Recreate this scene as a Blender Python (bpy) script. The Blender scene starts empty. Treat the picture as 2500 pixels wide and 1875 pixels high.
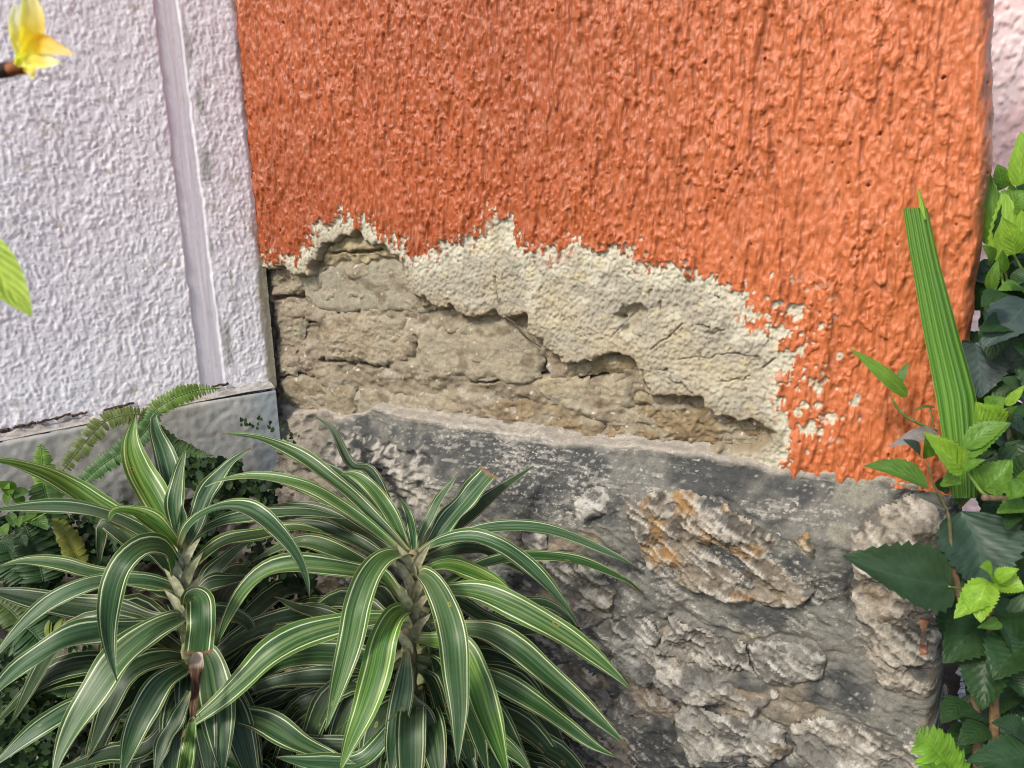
import bpy, math, random
import numpy as np
from mathutils import Vector, Matrix

# ------------------------------------------------------------------ camera, sky, sun, exposure
SC = bpy.context.scene
F = 1890.0                       # focal length in photo pixels (photo is 2500 x 1875)
PITCH, ROLL = math.radians(14.04), math.radians(1.0)
CAM = np.array([0.0, 0.0, 1.30])
_f = np.array([0, math.cos(PITCH), -math.sin(PITCH)])
_r0 = np.array([1.0, 0, 0]); _u0 = np.array([0, math.sin(PITCH), math.cos(PITCH)])
_r = math.cos(ROLL) * _r0 - math.sin(ROLL) * _u0
_u = math.cos(ROLL) * _u0 + math.sin(ROLL) * _r0
cam_data = bpy.data.cameras.new('camera')
cam_data.sensor_width = 36.0; cam_data.lens = 36.0 * F / 2500.0
cam_data.clip_start = 0.02; cam_data.clip_end = 500
cam_data.dof.use_dof = True; cam_data.dof.focus_distance = 1.5; cam_data.dof.aperture_fstop = 9.0
cam = bpy.data.objects.new('camera', cam_data); SC.collection.objects.link(cam)
M = Matrix.Identity(4)
for i in range(3):
    M[i][0], M[i][1], M[i][2], M[i][3] = _r[i], _u[i], -_f[i], CAM[i]
cam.matrix_world = M
SC.camera = cam

SUN_DIR = np.array([-0.48, -0.56, 0.66]); SUN_DIR /= np.linalg.norm(SUN_DIR)
world = bpy.data.worlds.new('World'); SC.world = world; world.use_nodes = True
wn = world.node_tree.nodes; wl = world.node_tree.links
sky = wn.new('ShaderNodeTexSky'); sky.sky_type = 'NISHITA'; sky.sun_disc = False
sky.sun_elevation = math.asin(SUN_DIR[2]); sky.sun_rotation = math.atan2(SUN_DIR[0], SUN_DIR[1])
sky.air_density = 1.0; sky.dust_density = 2.5; sky.ozone_density = 1.0
wl.new(sky.outputs['Color'], wn['Background'].inputs['Color'])
wn['Background'].inputs['Strength'].default_value = 0.13
sun_data = bpy.data.lights.new('sun', 'SUN'); sun_data.energy = 2.0; sun_data.angle = math.radians(10)
sun_data.color = (1.0, 0.95, 0.87)
sun = bpy.data.objects.new('sun', sun_data); SC.collection.objects.link(sun)
sun.rotation_euler = Vector(SUN_DIR).to_track_quat('Z', 'Y').to_euler()
SC.view_settings.view_transform = 'Standard'; SC.view_settings.look = 'None'
SC.view_settings.gamma = 1.0; SC.view_settings.exposure = 0.66
SC.render.engine = 'CYCLES'
SC.cycles.use_denoising = True; SC.cycles.pixel_filter_type = 'BLACKMAN_HARRIS'; SC.cycles.filter_width = 1.1
SC.cycles.adaptive_threshold = .02; SC.cycles.max_bounces = 5; SC.cycles.transparent_max_bounces = 6

# ------------------------------------------------------------------ helpers
COL = SC.collection
rng = random.Random(7)
nrm = lambda v: np.asarray(v, float) / np.linalg.norm(v)

def P(px, py, depth):
    return CAM + depth * (_f + (px - 1250) / F * _r - (py - 937.5) / F * _u)
def ray(px, py):
    return _f + (px - 1250) / F * _r - (py - 937.5) / F * _u
def hit(px, py, O, n):
    d = ray(px, py); t = np.dot(O - CAM, n) / np.dot(d, n)
    return CAM + t * d
C2 = lambda pts: [(600 + .42194 * x, 450 + .42194 * y) for x, y in pts]      # working crops of the photo
C3 = lambda pts: [(1200 + .42194 * x, 500 + .42194 * y) for x, y in pts]
C4 = lambda pts: [(.588 * x, 900 + .588 * y) for x, y in pts]
C5 = lambda pts: [(500 + .5576 * x, 950 + .5576 * y) for x, y in pts]
C6 = lambda pts: [(1250 + .52 * x, 1050 + .52 * y) for x, y in pts]
C7 = lambda pts: [(1900 + .4823 * x, 300 + .4823 * y) for x, y in pts]
C8 = lambda pts: [(1900 + .5272 * x, 1000 + .5272 * y) for x, y in pts]

def sstep(a, b, x):
    t = np.clip((x - a) / (b - a), 0, 1); return t * t * (3 - 2 * t)
def lerp3(a, b, t):
    return a + (np.asarray(b, float) - a) * np.asarray(t)[..., None]
def C3f(c, shape):
    return np.broadcast_to(np.array(c, float), shape + (3,)).copy()

def grf(shape, step, lu, lv, seed):
    """smooth random field, unit std; lu / lv = feature radius along u (columns) and v (rows) in metres"""
    r = np.random.RandomState(seed)
    w = r.standard_normal(shape)
    kv = np.fft.fftfreq(shape[0], step)[:, None] * 2 * np.pi
    ku = np.fft.rfftfreq(shape[1], step)[None, :] * 2 * np.pi
    g = np.exp(-0.5 * ((ku * lu) ** 2 + (kv * lv) ** 2) * 0.5)
    o = np.fft.irfft2(np.fft.rfft2(w) * g, s=shape)
    o -= o.mean(); return o / (o.std() + 1e-9)

def highpass(a, step, r):
    kv = np.fft.fftfreq(a.shape[0], step)[:, None] * 2 * np.pi; ku = np.fft.rfftfreq(a.shape[1], step)[None, :] * 2 * np.pi
    o = a - np.fft.irfft2(np.fft.rfft2(a) * np.exp(-.25 * (ku ** 2 + kv ** 2) * r * r), s=a.shape)
    return o / (o.std() + 1e-9)

def terr(f, n, w=.3):
    q_ = f * n; fl_ = np.floor(q_); return (fl_ + sstep(1 - w, 1, q_ - fl_)) / n

def slant(shape, step, lu, lv, seed, k=.55):
    """random field whose long features run down to the right"""
    h, w = shape; ex = int(k * w) + 2
    big = grf((h + ex, w), step, lu, lv, seed); ii, jj = np.mgrid[0:h, 0:w]
    return big[ii + (k * jj).astype(int), jj]

def warp(a, du, dv):
    """sample a at integer-shifted places (cheap domain warp)"""
    h, w = a.shape
    ii, jj = np.mgrid[0:h, 0:w]
    i2 = np.clip(ii + dv, 0, h - 1).astype(int); j2 = np.clip(jj + du, 0, w - 1).astype(int)
    return a[i2, j2]

def sdf(poly, X, Y):
    """signed distance to a polygon, positive inside"""
    p = np.asarray(poly, float); n = len(p)
    d2 = np.full(X.shape, 1e9); ins = np.zeros(X.shape, bool)
    for i in range(n):
        ax, ay = p[i]; bx, by = p[(i + 1) % n]
        ex, ey = bx - ax, by - ay
        t = np.clip(((X - ax) * ex + (Y - ay) * ey) / (ex * ex + ey * ey + 1e-12), 0, 1)
        d2 = np.minimum(d2, (X - ax - t * ex) ** 2 + (Y - ay - t * ey) ** 2)
        if ey != 0:
            c = ((ay > Y) != (by > Y)) & (X < (bx - ax) * (Y - ay) / ey + ax)
            ins ^= c
    d = np.sqrt(d2)
    return np.where(ins, d, -d)

def pldist(pts, X, Y):
    d2 = np.full(X.shape, 1e9)
    for (ax, ay), (bx, by) in zip(pts[:-1], pts[1:]):
        ex, ey = bx - ax, by - ay
        t = np.clip(((X - ax) * ex + (Y - ay) * ey) / (ex * ex + ey * ey + 1e-12), 0, 1)
        d2 = np.minimum(d2, (X - ax - t * ex) ** 2 + (Y - ay - t * ey) ** 2)
    return np.sqrt(d2)

def link(o, parent=None):
    COL.objects.link(o)
    if parent is not None:
        o.parent = parent
    return o
def empty(name, loc, label, cat, group=None):
    o = bpy.data.objects.new(name, None); COL.objects.link(o)
    o.location = tuple(loc); o.empty_display_size = 0.05
    tag(o, label, cat, group); return o
def tag(o, label=None, cat=None, group=None, kind=None):
    if label: o['label'] = label
    if cat: o['category'] = cat
    if group: o['group'] = group
    if kind: o['kind'] = kind
    return o

def mesh_np(name, verts, faces, mat, parent=None, col=None, uv=None, smooth=True):
    """verts (n,3) world coordinates, faces (m,4) or (m,3) int"""
    verts = np.asarray(verts, np.float32)
    if parent is not None:
        verts = verts - np.array(parent_world(parent), np.float32)
    faces = np.asarray(faces, np.int32); k = faces.shape[1]
    me = bpy.data.meshes.new(name)
    me.vertices.add(len(verts)); me.vertices.foreach_set('co', verts.ravel())
    me.loops.add(faces.size); me.loops.foreach_set('vertex_index', faces.ravel())
    me.polygons.add(len(faces))
    me.polygons.foreach_set('loop_start', np.arange(0, faces.size, k, dtype=np.int32))
    me.polygons.foreach_set('use_smooth', np.full(len(faces), smooth))
    if col is not None:
        c = np.ones((len(verts), 4), np.float32); c[:, :col.shape[1]] = col
        at = me.color_attributes.new('Col', 'FLOAT_COLOR', 'POINT'); at.data.foreach_set('color', c.ravel())
    if uv is not None:
        ul = me.uv_layers.new(name='UVMap')
        ul.data.foreach_set('uv', np.asarray(uv, np.float32)[faces.ravel()].ravel())
    me.update(calc_edges=True)
    me.materials.append(mat)
    o = bpy.data.objects.new(name, me)
    return link(o, parent)
def parent_world(p):
    v = Vector((0, 0, 0))
    while p is not None:
        v = v + p.location; p = p.parent
    return v

def grid_faces(h, w, keep=None):
    i = np.arange(h * w).reshape(h, w)
    f = np.stack([i[:-1, :-1], i[:-1, 1:], i[1:, 1:], i[1:, :-1]], -1)
    return f[keep] if keep is not None else f.reshape(-1, 4)

class Plane:
    """a wall face: origin, horizontal axis eu, up axis ev, normal n towards the viewer"""
    def __init__(s, O, eu, n):
        s.O, s.eu, s.ev, s.n = np.array(O, float), nrm(eu), np.array([0, 0, 1.0]), nrm(n)
    def uv(s, px, py, off=0.0):
        p = hit(px, py, s.O + off * s.n, s.n) - s.O
        return np.dot(p, s.eu), np.dot(p, s.ev)
    def uvs(s, pts, off=0.0):
        return [s.uv(x, y, off) for x, y in pts]
    def pt(s, u, v, h=0.0):
        return s.O + u * s.eu + v * s.ev + h * s.n
    def surf(s, U, V, H):
        return (s.O + U[..., None] * s.eu + V[..., None] * s.ev + H[..., None] * s.n).reshape(-1, 3)

def grid(u0, u1, v0, v1, st):
    u = np.arange(u0, u1 + st * .5, st); v = np.arange(v0, v1 + st * .5, st)
    return np.meshgrid(u, v)

def sheet(name, pl, U, V, H, C, mat, parent=None, keep=None, smooth=True):
    """heightfield on a plane; keep = per-vertex mask"""
    h, w = U.shape
    kf = None
    vs = pl.surf(U, V, H); cs = C.reshape(-1, C.shape[-1])
    if keep is not None:
        kf = keep[:-1, :-1] & keep[:-1, 1:] & keep[1:, 1:] & keep[1:, :-1]
    f = grid_faces(h, w, kf)
    # wind so that the normal looks along pl.n
    if np.dot(np.cross(pl.eu, pl.ev), pl.n) < 0:
        f = f[:, ::-1]
    if keep is not None:
        used = np.unique(f); mp = np.full(h * w, -1); mp[used] = np.arange(len(used))
        f = mp[f]; vs = vs[used]; cs = cs[used]
    return mesh_np(name, vs, f, mat, parent, col=cs, smooth=smooth)

# ------------------------------------------------------------------ materials
def new_mat(name):
    m = bpy.data.materials.new(name); m.use_nodes = True
    nt = m.node_tree; b = nt.nodes['Principled BSDF']
    return m, nt, b
def node(nt, typ, **kw):
    n = nt.nodes.new(typ)
    for k, v in kw.items():
        if k.startswith('i_'):
            n.inputs[k[2:]].default_value = v
        else:
            setattr(n, k, v)
    return n
def mathn(nt, op, a, b=None, clamp=False):
    n = nt.nodes.new('ShaderNodeMath'); n.operation = op; n.use_clamp = clamp
    for i, x in enumerate((a, b)):
        if x is None: continue
        if isinstance(x, (int, float)): n.inputs[i].default_value = x
        else: nt.links.new(x, n.inputs[i])
    return n.outputs[0]
def mixc(nt, fac, a, b, blend='MIX'):
    n = nt.nodes.new('ShaderNodeMix'); n.data_type = 'RGBA'; n.blend_type = blend
    for key, x in (('Factor', fac), ('A', a), ('B', b)):
        s = [q for q in n.inputs if q.name == key and (q.type == 'RGBA' or key == 'Factor' and q.type == 'VALUE')][0]
        if isinstance(x, (int, float)): s.default_value = x
        elif isinstance(x, tuple): s.default_value = (*x, 1) if len(x) == 3 else x
        else: nt.links.new(x, s)
    return [q for q in n.outputs if q.type == 'RGBA'][0]
def ramp(nt, fac, stops, interp='LINEAR'):
    n = nt.nodes.new('ShaderNodeValToRGB'); n.color_ramp.interpolation = interp
    e = n.color_ramp.elements
    while len(e) < len(stops): e.new(0.5)
    for k, (p, c) in enumerate(stops):
        e[k].position = p; e[k].color = (*c, 1) if len(c) == 3 else c
    nt.links.new(fac, n.inputs[0]); return n.outputs[0]

def masonry(name, grain=450.0, amt=0.25, bump=0.25, bdist=0.0012, rough=0.85, spec=0.3, use_alpha=False, stretch=1.0, flecks=False):
    """vertex colour carries the real colour; noise adds grain, fine relief"""
    m, nt, b = new_mat(name)
    at = node(nt, 'ShaderNodeVertexColor', layer_name='Col')
    tc = node(nt, 'ShaderNodeTexCoord')
    n1 = node(nt, 'ShaderNodeTexNoise', i_Scale=grain, i_Detail=4.0, i_Roughness=0.65)
    n2 = node(nt, 'ShaderNodeTexNoise', i_Scale=grain * 0.22, i_Detail=3.0, i_Roughness=0.6)
    mp = node(nt, 'ShaderNodeMapping'); mp.inputs['Scale'].default_value = (1, 1, stretch); nt.links.new(tc.outputs['Object'], mp.inputs['Vector'])
    nt.links.new(mp.outputs[0], n1.inputs['Vector']); nt.links.new(mp.outputs[0], n2.inputs['Vector'])
    s = mathn(nt, 'ADD', n1.outputs['Fac'], n2.outputs['Fac'])
    k = mathn(nt, 'ADD', mathn(nt, 'MULTIPLY', mathn(nt, 'SUBTRACT', s, 1.0), amt * 2.2), 1.0)
    kc = node(nt, 'ShaderNodeCombineColor')
    for i in range(3): nt.links.new(k, kc.inputs[i])
    c = mixc(nt, 1.0, at.outputs['Color'], kc.outputs[0], 'MULTIPLY')
    if flecks:      # pale crumbs and scuffs, their density in the attribute's alpha
        m3 = node(nt, 'ShaderNodeMapping'); m3.inputs['Scale'].default_value = (1, 1, 2.0); nt.links.new(tc.outputs['Object'], m3.inputs['Vector'])
        n3 = node(nt, 'ShaderNodeTexNoise', i_Scale=95.0, i_Detail=6.0, i_Roughness=.72); nt.links.new(m3.outputs[0], n3.inputs['Vector'])
        f3 = mathn(nt, 'MULTIPLY', mathn(nt, 'SUBTRACT', mathn(nt, 'ADD', n3.outputs['Fac'], mathn(nt, 'MULTIPLY', at.outputs['Alpha'], .22)), .70), 14.0, True)
        c = mixc(nt, mathn(nt, 'MULTIPLY', f3, .8), c, (.50, .47, .40))
    nt.links.new(c, b.inputs['Base Color'])
    bp = node(nt, 'ShaderNodeBump', i_Strength=bump, i_Distance=bdist)
    nt.links.new(s, bp.inputs['Height']); nt.links.new(bp.outputs[0], b.inputs['Normal'])
    if use_alpha: nt.links.new(at.outputs['Alpha'], b.inputs['Roughness'])
    else: b.inputs['Roughness'].default_value = rough
    b.inputs['Specular IOR Level'].default_value = spec
    return m

M_COAT = masonry('painted_plaster', 480, 0.13, 0.55, 0.0016, use_alpha=True, spec=0.42, stretch=.45)
M_LAV = masonry('lavender_stucco', 420, 0.06, 0.35, 0.0013, rough=0.6, spec=0.35)
M_BRICK = masonry('weathered_brick', 420, 0.42, 0.75, 0.0022, rough=0.92, spec=0.2)
M_STONE = masonry('rubble_stone', 330, 0.55, 0.9, 0.0032, rough=0.85, spec=0.3)
M_FOUND = masonry('washed_mortar', 330, 0.50, 0.8, 0.0028, rough=0.8, spec=0.3, flecks=True)
M_CEM = masonry('smooth_cement', 260, 0.18, 0.25, 0.0010, rough=0.75, spec=0.3)
M_SOIL = masonry('soil', 160, 0.5, 0.8, 0.004, rough=0.95, spec=0.15)

# ------------------------------------------------------------------ the place: planes of the walls
ZB = 0.85
def on_z(px, py, z):
    d = ray(px, py); return CAM + d * ((z - CAM[2]) / d[2])
b1, b2 = on_z(870, 1010, ZB), on_z(2050, 1160, ZB)
eu = nrm([b2[0] - b1[0], b2[1] - b1[1], 0]); n_or = np.array([eu[1], -eu[0], 0])
if np.dot(n_or, CAM - b1) < 0: n_or = -n_or
pl0 = Plane(b1, eu, n_or)
uc, _ = pl0.uv(632, 600)
OR = Plane(b1 + uc * eu, eu, n_or)               # origin: inner corner at the foot of the orange wall
zl = OR.pt(*OR.uv(655, 945))[2]                  # foot of the lavender wall
q = on_z(0, 1052, zl)
el = nrm([q[0] - OR.O[0], q[1] - OR.O[1], 0]); n_lv = np.array([el[1], -el[0], 0])
if np.dot(n_lv, CAM - OR.O) < 0: n_lv = -n_lv
LV = Plane([OR.O[0], OR.O[1], zl], el, n_lv)     # u runs from the corner towards the viewer's left
U_END = OR.uv(2400, 500)[0]
print('corner', OR.O, 'u_end', U_END, 'lav left', LV.uv(0, 1052), 'top', OR.uv(600, 0), OR.uv(2400, 0), 'zl', zl)

# ground
gv, gf, gc = [], [], []
G_Z = 0.0
gx, gy = np.meshgrid(np.concatenate([[-200, -60, -20, -8], np.arange(-3, 3.01, .05), [8, 20, 60, 200]]),
                     np.concatenate([[-200, -60, -20, -8], np.arange(-2, 4.01, .05), [8, 20, 60, 200]]))
gn = grf(gx.shape, .05, .12, .12, 3) * .012 + grf(gx.shape, .05, .4, .4, 4) * .015
gz = G_Z + gn - .03
gcol = lerp3(C3f((.034, .027, .020), gx.shape), (.075, .062, .046), sstep(-.5, 1.5, grf(gx.shape, .05, .1, .1, 5)))
ground = mesh_np('ground', np.stack([gx, gy, gz], -1).reshape(-1, 3), grid_faces(*gx.shape), M_SOIL, col=gcol.reshape(-1, 3))
tag(ground, kind='structure')

# ------------------------------------------------------------------ orange wall
orange = empty('orange_wall', OR.O, 'orange stucco wall with paint and plaster fallen away at its foot', 'wall'); orange['kind'] = 'thing'
ST = 0.0017
V_TOP = max(OR.uv(600, 0)[1], OR.uv(2400, 0)[1]) + 0.12
U, V = grid(-0.02, U_END + 0.012, -0.05, V_TOP, ST)
sh = U.shape
pxy = lambda pts: OR.uvs(pts)
paint_edge = [(610, 640), (640, 632)] + C2([(90, 432), (150, 420), (190, 436), (215, 405), (240, 430), (290, 442), (320, 380), (365, 335), (392, 220), (450, 192), (480, 232),
    (510, 165), (560, 140), (600, 205), (640, 268), (680, 185), (740, 212), (760, 285), (800, 335), (860, 300), (880, 362), (900, 305), (915, 420),
    (990, 432), (1060, 412), (1062, 350), (1110, 350), (1130, 330), (1200, 332), (1250, 290), (1340, 302), (1360, 182), (1420, 150)]) + \
    C3([(60, 60), (130, 100), (180, 230), (240, 262), (330, 290), (370, 210), (430, 232), (460, 200), (560, 200), (620, 290), (680, 242), (770, 210), (820, 310),
    (900, 350), (960, 372), (1050, 370), (1110, 330), (1150, 390), (1250, 412), (1350, 460), (1450, 492), (1520, 505), (1490, 560), (1540, 640), (1480, 700), (1600, 745),
    (1690, 690), (1750, 735), (1680, 780), (1702, 850), (1760, 890), (1722, 1000), (1680, 1100), (1720, 1200), (1732, 1330), (1745, 1420), (1680, 1480),
    (1700, 1560), (900, 1600), (0, 1600)]) + [(640, 1200)]
hole = [(600, 655)] + C2([(95, 482), (180, 470), (262, 516), (340, 506), (400, 440), (440, 342), (520, 292), (600, 302), (640, 285), (680, 332), (720, 352), (800, 352),
    (850, 432), (900, 492), (940, 592), (1000, 652), (1060, 692), (1180, 702), (1260, 742), (1340, 762), (1440, 752), (1520, 770)]) + \
    C3([(100, 640), (180, 662), (220, 722), (282, 780), (340, 830), (402, 905), (500, 900), (650, 872), (770, 852), (830, 892), (862, 970), (900, 1080), (935, 1112),
    (1060, 1125), (1150, 1110), (1222, 1162), (1300, 1222), (1400, 1250), (1500, 1232), (1572, 1270), (1630, 1312), (1620, 1372), (1540, 1430), (1200, 1455),
    (1000, 1490), (600, 1600), (0, 1600)]) + [(600, 1250)]
right_t = sstep(.35 * U_END, .95 * U_END, U)                # the stucco grows coarser to the right
# --- relief of the tyrolean stucco
wu = (grf(sh, ST, .02, .04, 11) * 1.3); wv = (grf(sh, ST, .03, .02, 12) * 2.0)
dr_f = warp(grf(sh, ST, .0030, .016, 13), wu, wv); dr_m = warp(grf(sh, ST, .0050, .025, 20), wu, wv); dr_c = warp(grf(sh, ST, .0085, .052, 14), wu, wv)
bl_f = grf(sh, ST, .0034, .0046, 15); bl_c = grf(sh, ST, .0056, .0072, 16)
fine = grf(sh, ST, .0018, .0058, 17); mid = grf(sh, ST, .012, .03, 18)
patchy = sstep(-1.2, 1.0, grf(sh, ST, .05, .07, 10))
drips = (1 - .35 * right_t) * sstep(-.5, 1.0, dr_f) * .0030 + (.30 + .70 * right_t) * (.35 + .65 * patchy) * sstep(-.2, .9, dr_m) * .0036 + (.20 + .80 * right_t) * sstep(.15, .8, dr_c) * .0042
blobs = (.3 + .7 * patchy) * (sstep(.7, 1.6, bl_f) * .0024 + (.25 + .75 * right_t) * sstep(1.0, 1.7, bl_c) * .0034)
relief = drips + blobs + fine * .00085 + mid * .0007
pits = sstep(2.9, 3.4, grf(sh, ST, .0028, .0040, 19)); relief -= pits * .006
# --- where the paint and the plaster have gone
jag = grf(sh, ST, .0034, .0100, 21) * .0060 * (1 - .55 * right_t) + grf(sh, ST, .0022, .0030, 22) * .0022 + terr(grf(sh, ST, .007, .007, 27), 2) * .0030
sp = sdf(pxy(paint_edge), U, V)
bare = sstep(-.0008, .0012, sp + jag * np.clip(1.2 - np.abs(sp) / .05, .0, 1) )
# islands of paint left on the bare plaster near the edge, and chips gone from the paint
isl = sstep(1.25, 1.45, grf(sh, ST, .004, .009, 23) + .5 * grf(sh, ST, .02, .03, 24)) * sstep(.035, .004, sp) * (sp > 0)
bare = np.clip(bare - isl, 0, 1)
chipn = grf(sh, ST, .005, .006, 28)
for (x, y, r) in [(1755, 640, 42), (1800, 832, 32), (1890, 1062, 36), (1770, 1200, 26), (1890, 1160, 22), (1812, 1152, 24), (1968, 1225, 30), (1850, 1300, 48), (1900, 1315, 26),
                  (1640, 578, 30), (1600, 650, 18), (1605, 540, 14), (1565, 585, 14), (1735, 905, 26), (1690, 1140, 26), (1700, 1285, 18), (1915, 700, 14), (1825, 768, 12), (2000, 1060, 12), (1850, 1190, 14), (2030, 1225, 12),
                  (2018, 880, 14), (1880, 930, 10), (440, 155, 16), (330, 190, 18), (870, 200, 14), (830, 245, 12), (900, 285, 9), (640, 240, 12), (2110, 1130, 26), (2125, 1240, 14)]:
    cu, cv = OR.uv(*C3([(x, y)])[0]); rr = r * .42194 / F * 1.15
    d = np.hypot((U - cu), (V - cv) * .8)
    bare = np.maximum(bare, sstep(.0012, -.0012, d - rr * (.80 + .45 * chipn)))
sprk = sstep(1.65, 1.8, grf(sh, ST, .0032, .0042, 25) + .5 * grf(sh, ST, .02, .02, 29)) * sstep(-.11, -.01, sp) * sstep(.55 * U_END, .75 * U_END, U) * (V < .32)
sprk = np.maximum(sprk, sstep(2.0, 2.15, grf(sh, ST, .0030, .0060, 26)) * sstep(-.03, -.004, sp))
bare = np.maximum(bare, sprk)
shs = sdf(pxy(hole), U, V)
hjag = grf(sh, ST, .006, .006, 31) * .0028 + grf(sh, ST, .018, .014, 32) * .0035
hs = shs + hjag
steep = .012 + .010 * sstep(-1, 1, grf(sh, ST, .05, .05, 33))
drop = np.where(hs > 0, 1 - np.exp(-np.clip(hs, 0, 1) / steep * 1.6), 0) + sstep(-.006, .0, hs) * .03
grain_r = grf(sh, ST, .0021, .0026, 34) * .0010 + grf(sh, ST, .006, .007, 35) * .00045 + grf(sh, ST, .025, .025, 36) * .0016 + np.abs(grf(sh, ST, .010, .010, 37)) * .0006
thick = .0022
H = np.where(bare > .5, relief * (.55 * sstep(.06, .0, sp)) + grain_r - thick, relief) * 1.0
H = H * (1 - bare) + (relief * .5 * sstep(.07, .0, sp) + grain_r - thick) * bare
# paint at the very edge curls a little
H += sstep(.006, 0, np.abs(sp + jag)) * (1 - bare) * .0008
# gouge in the plaster, cracks
g0 = sdf(OR.uvs(C3([(715, 640), (760, 600), (860, 575), (895, 620), (860, 690), (800, 745), (740, 740), (760, 690)])), U, V) + hjag * .4
gouge = sstep(-.003, .007, g0); H -= gouge * .016
hole2 = sstep(0, .004, sdf(OR.uvs(C3([(715, 645), (760, 640), (775, 660), (750, 672)])), U, V)); H -= hole2 * .02
cr_w = grf(sh, ST, .006, .006, 41) * .0022
cracks = np.zeros(sh)
for pts, w in [([(1020, 1010), (1085, 1035), (1150, 1072), (1190, 1120), (1240, 1190)], 1.6), ([(1080, 895), (1180, 890), (1280, 880), (1420, 868), (1520, 905)], .9),
               ([(930, 830), (975, 795), (1010, 780), (1060, 730), (1100, 690)], 1.0), ([(1570, 945), (1640, 890)], 1.2), ([(1330, 1030), (1480, 1005)], .8), ([(860, 960), (890, 1040), (910, 1090)], 2.0),
               ([(1180, 700), (1300, 740), (1360, 715)], .8), ([(1420, 870), (1540, 920)], .7), ([(0, 430), (15, 510), (45, 580)], 1.4), ([(830, 610), (700, 760)], .6), ([(960, 960), (1010, 970)], .9),
               ([(980, 560), (975, 600)], 2.2), ([(905, 510), (910, 525)], 2.0), ([(1290, 540), (1300, 552)], 1.8)]:
    d = pldist(OR.uvs(C3(pts)), U + cr_w, V + cr_w)
    cracks = np.maximum(cracks, sstep(.0016 * w + .0006, .0002, d) * min(1, w))
H -= cracks * .0045
H -= drop * .052
# bottom lip of the coat and right-hand rounded arris
vb = -.012 + grf(sh, ST, .03, .03, 42) * .003
ue = np.array(sorted([(v_, u_) for u_, v_ in OR.uvs([(2414, -200), (2413, 0), (2412, 340), (2397, 508), (2384, 633), (2362, 790), (2345, 950), (2335, 1160), (2330, 1300)])]))
UEV = np.interp(V, ue[:, 0], ue[:, 1]) + grf(sh, ST, .02, .02, 43) * .0015
endr = np.clip((U - (UEV - .016)) / .022, 0, 1.6); H -= (endr ** 2.6) * .030
H -= sstep(.035, -.01, U) * .004
# --- colour
pc = lerp3(C3f((.385, .092, .028), sh), (.33, .076, .023), sstep(-1, 1.2, grf(sh, ST, .09, .12, 51)))
pc = lerp3(pc, (.53, .155, .056), right_t * .95)  # paint lightened to the right for the brighter, hazier light there
pc = lerp3(pc, (.56, .22, .12), .30 * sstep(1.0, 2.2, grf(sh, ST, .010, .014, 52)))     # chalky bloom on the paint
pc = lerp3(pc, (.30, .085, .030), (.22 * sstep(.6, 1.8, grf(sh, ST, .012, .09, 59))))      # grime runs
pc = lerp3(pc, (.17, .055, .024), .55 * sstep(-.6, -1.7, highpass(relief, ST, .008)) )      # darker in the hollows of the relief
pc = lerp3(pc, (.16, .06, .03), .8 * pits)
pale = np.array((.52, .49, .38)); cream = np.array((.39, .34, .235)); grey = np.array((.33, .298, .23)); tan = np.array((.27, .22, .14))
edge_w = sstep(.055, .008, sp + grf(sh, ST, .02, .02, 53) * .008)
bc = lerp3(C3f(grey, sh), cream, sstep(-.4, 1.2, grf(sh, ST, .04, .035, 54)))
bc = lerp3(bc, pale, edge_w * .85)
bc = lerp3(bc, pale, .6 * sstep(.4, 1.6, grf(sh, ST, .012, .012, 55)) * sstep(.22, .05, sp))
bc = lerp3(bc, (.52, .44, .25), .45 * sstep(1.0, 2.0, grf(sh, ST, .009, .009, 56)))      # yellow lime stains
bc = lerp3(bc, (.15, .12, .08), .8 * sstep(1.8, 2.3, grf(sh, ST, .0024, .0026, 57)))     # dark grains
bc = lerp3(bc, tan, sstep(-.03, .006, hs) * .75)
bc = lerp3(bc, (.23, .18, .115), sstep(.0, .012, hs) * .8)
bc = lerp3(bc, (.12, .095, .06), cracks * .8)
bc = lerp3(bc, tan, gouge * .4)
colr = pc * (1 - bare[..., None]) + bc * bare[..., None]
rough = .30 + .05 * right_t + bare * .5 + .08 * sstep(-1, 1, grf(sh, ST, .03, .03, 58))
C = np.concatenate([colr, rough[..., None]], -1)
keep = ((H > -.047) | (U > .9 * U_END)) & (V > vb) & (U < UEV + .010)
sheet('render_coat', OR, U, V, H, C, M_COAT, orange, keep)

# recess bed: crumbling mortar behind the fallen plaster
ub1 = OR.uv(1900, 1000)[0] + .03
U2, V2 = grid(-.02, ub1, -.045, OR.uv(760, 560)[1] + .03, .0025); s2 = U2.shape; ST2 = .0025
bed = -.035 + grf(s2, ST2, .03, .015, 61) * .0035 + grf(s2, ST2, .007, .006, 62) * .0020 + np.abs(grf(s2, ST2, .012, .010, 63)) * .0012 + grf(s2, ST2, .0026, .0026, 60) * .0007
bc2 = lerp3(C3f((.235, .194, .136), s2), (.31, .268, .192), sstep(-.5, 1.3, grf(s2, ST2, .03, .02, 64)))
bc2 = lerp3(bc2, (.37, .33, .26), .7 * sstep(.7, 1.6, grf(s2, ST2, .018, .012, 65)))
bc2 = lerp3(bc2, (.19, .135, .08), .8 * sstep(.5, 1.8, grf(s2, ST2, .03, .02, 66)) * sstep(.55, .9, U2))
bc2 = lerp3(bc2, (.26, .20, .15), .6 * sstep(.16, .02, U2))
bc2 = lerp3(bc2, (.60, .56, .47), sstep(2.1, 2.4, grf(s2, ST2, .003, .003, 67)))
slw = grf(s2, ST2, .008, .006, 68) * .0022
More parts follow.
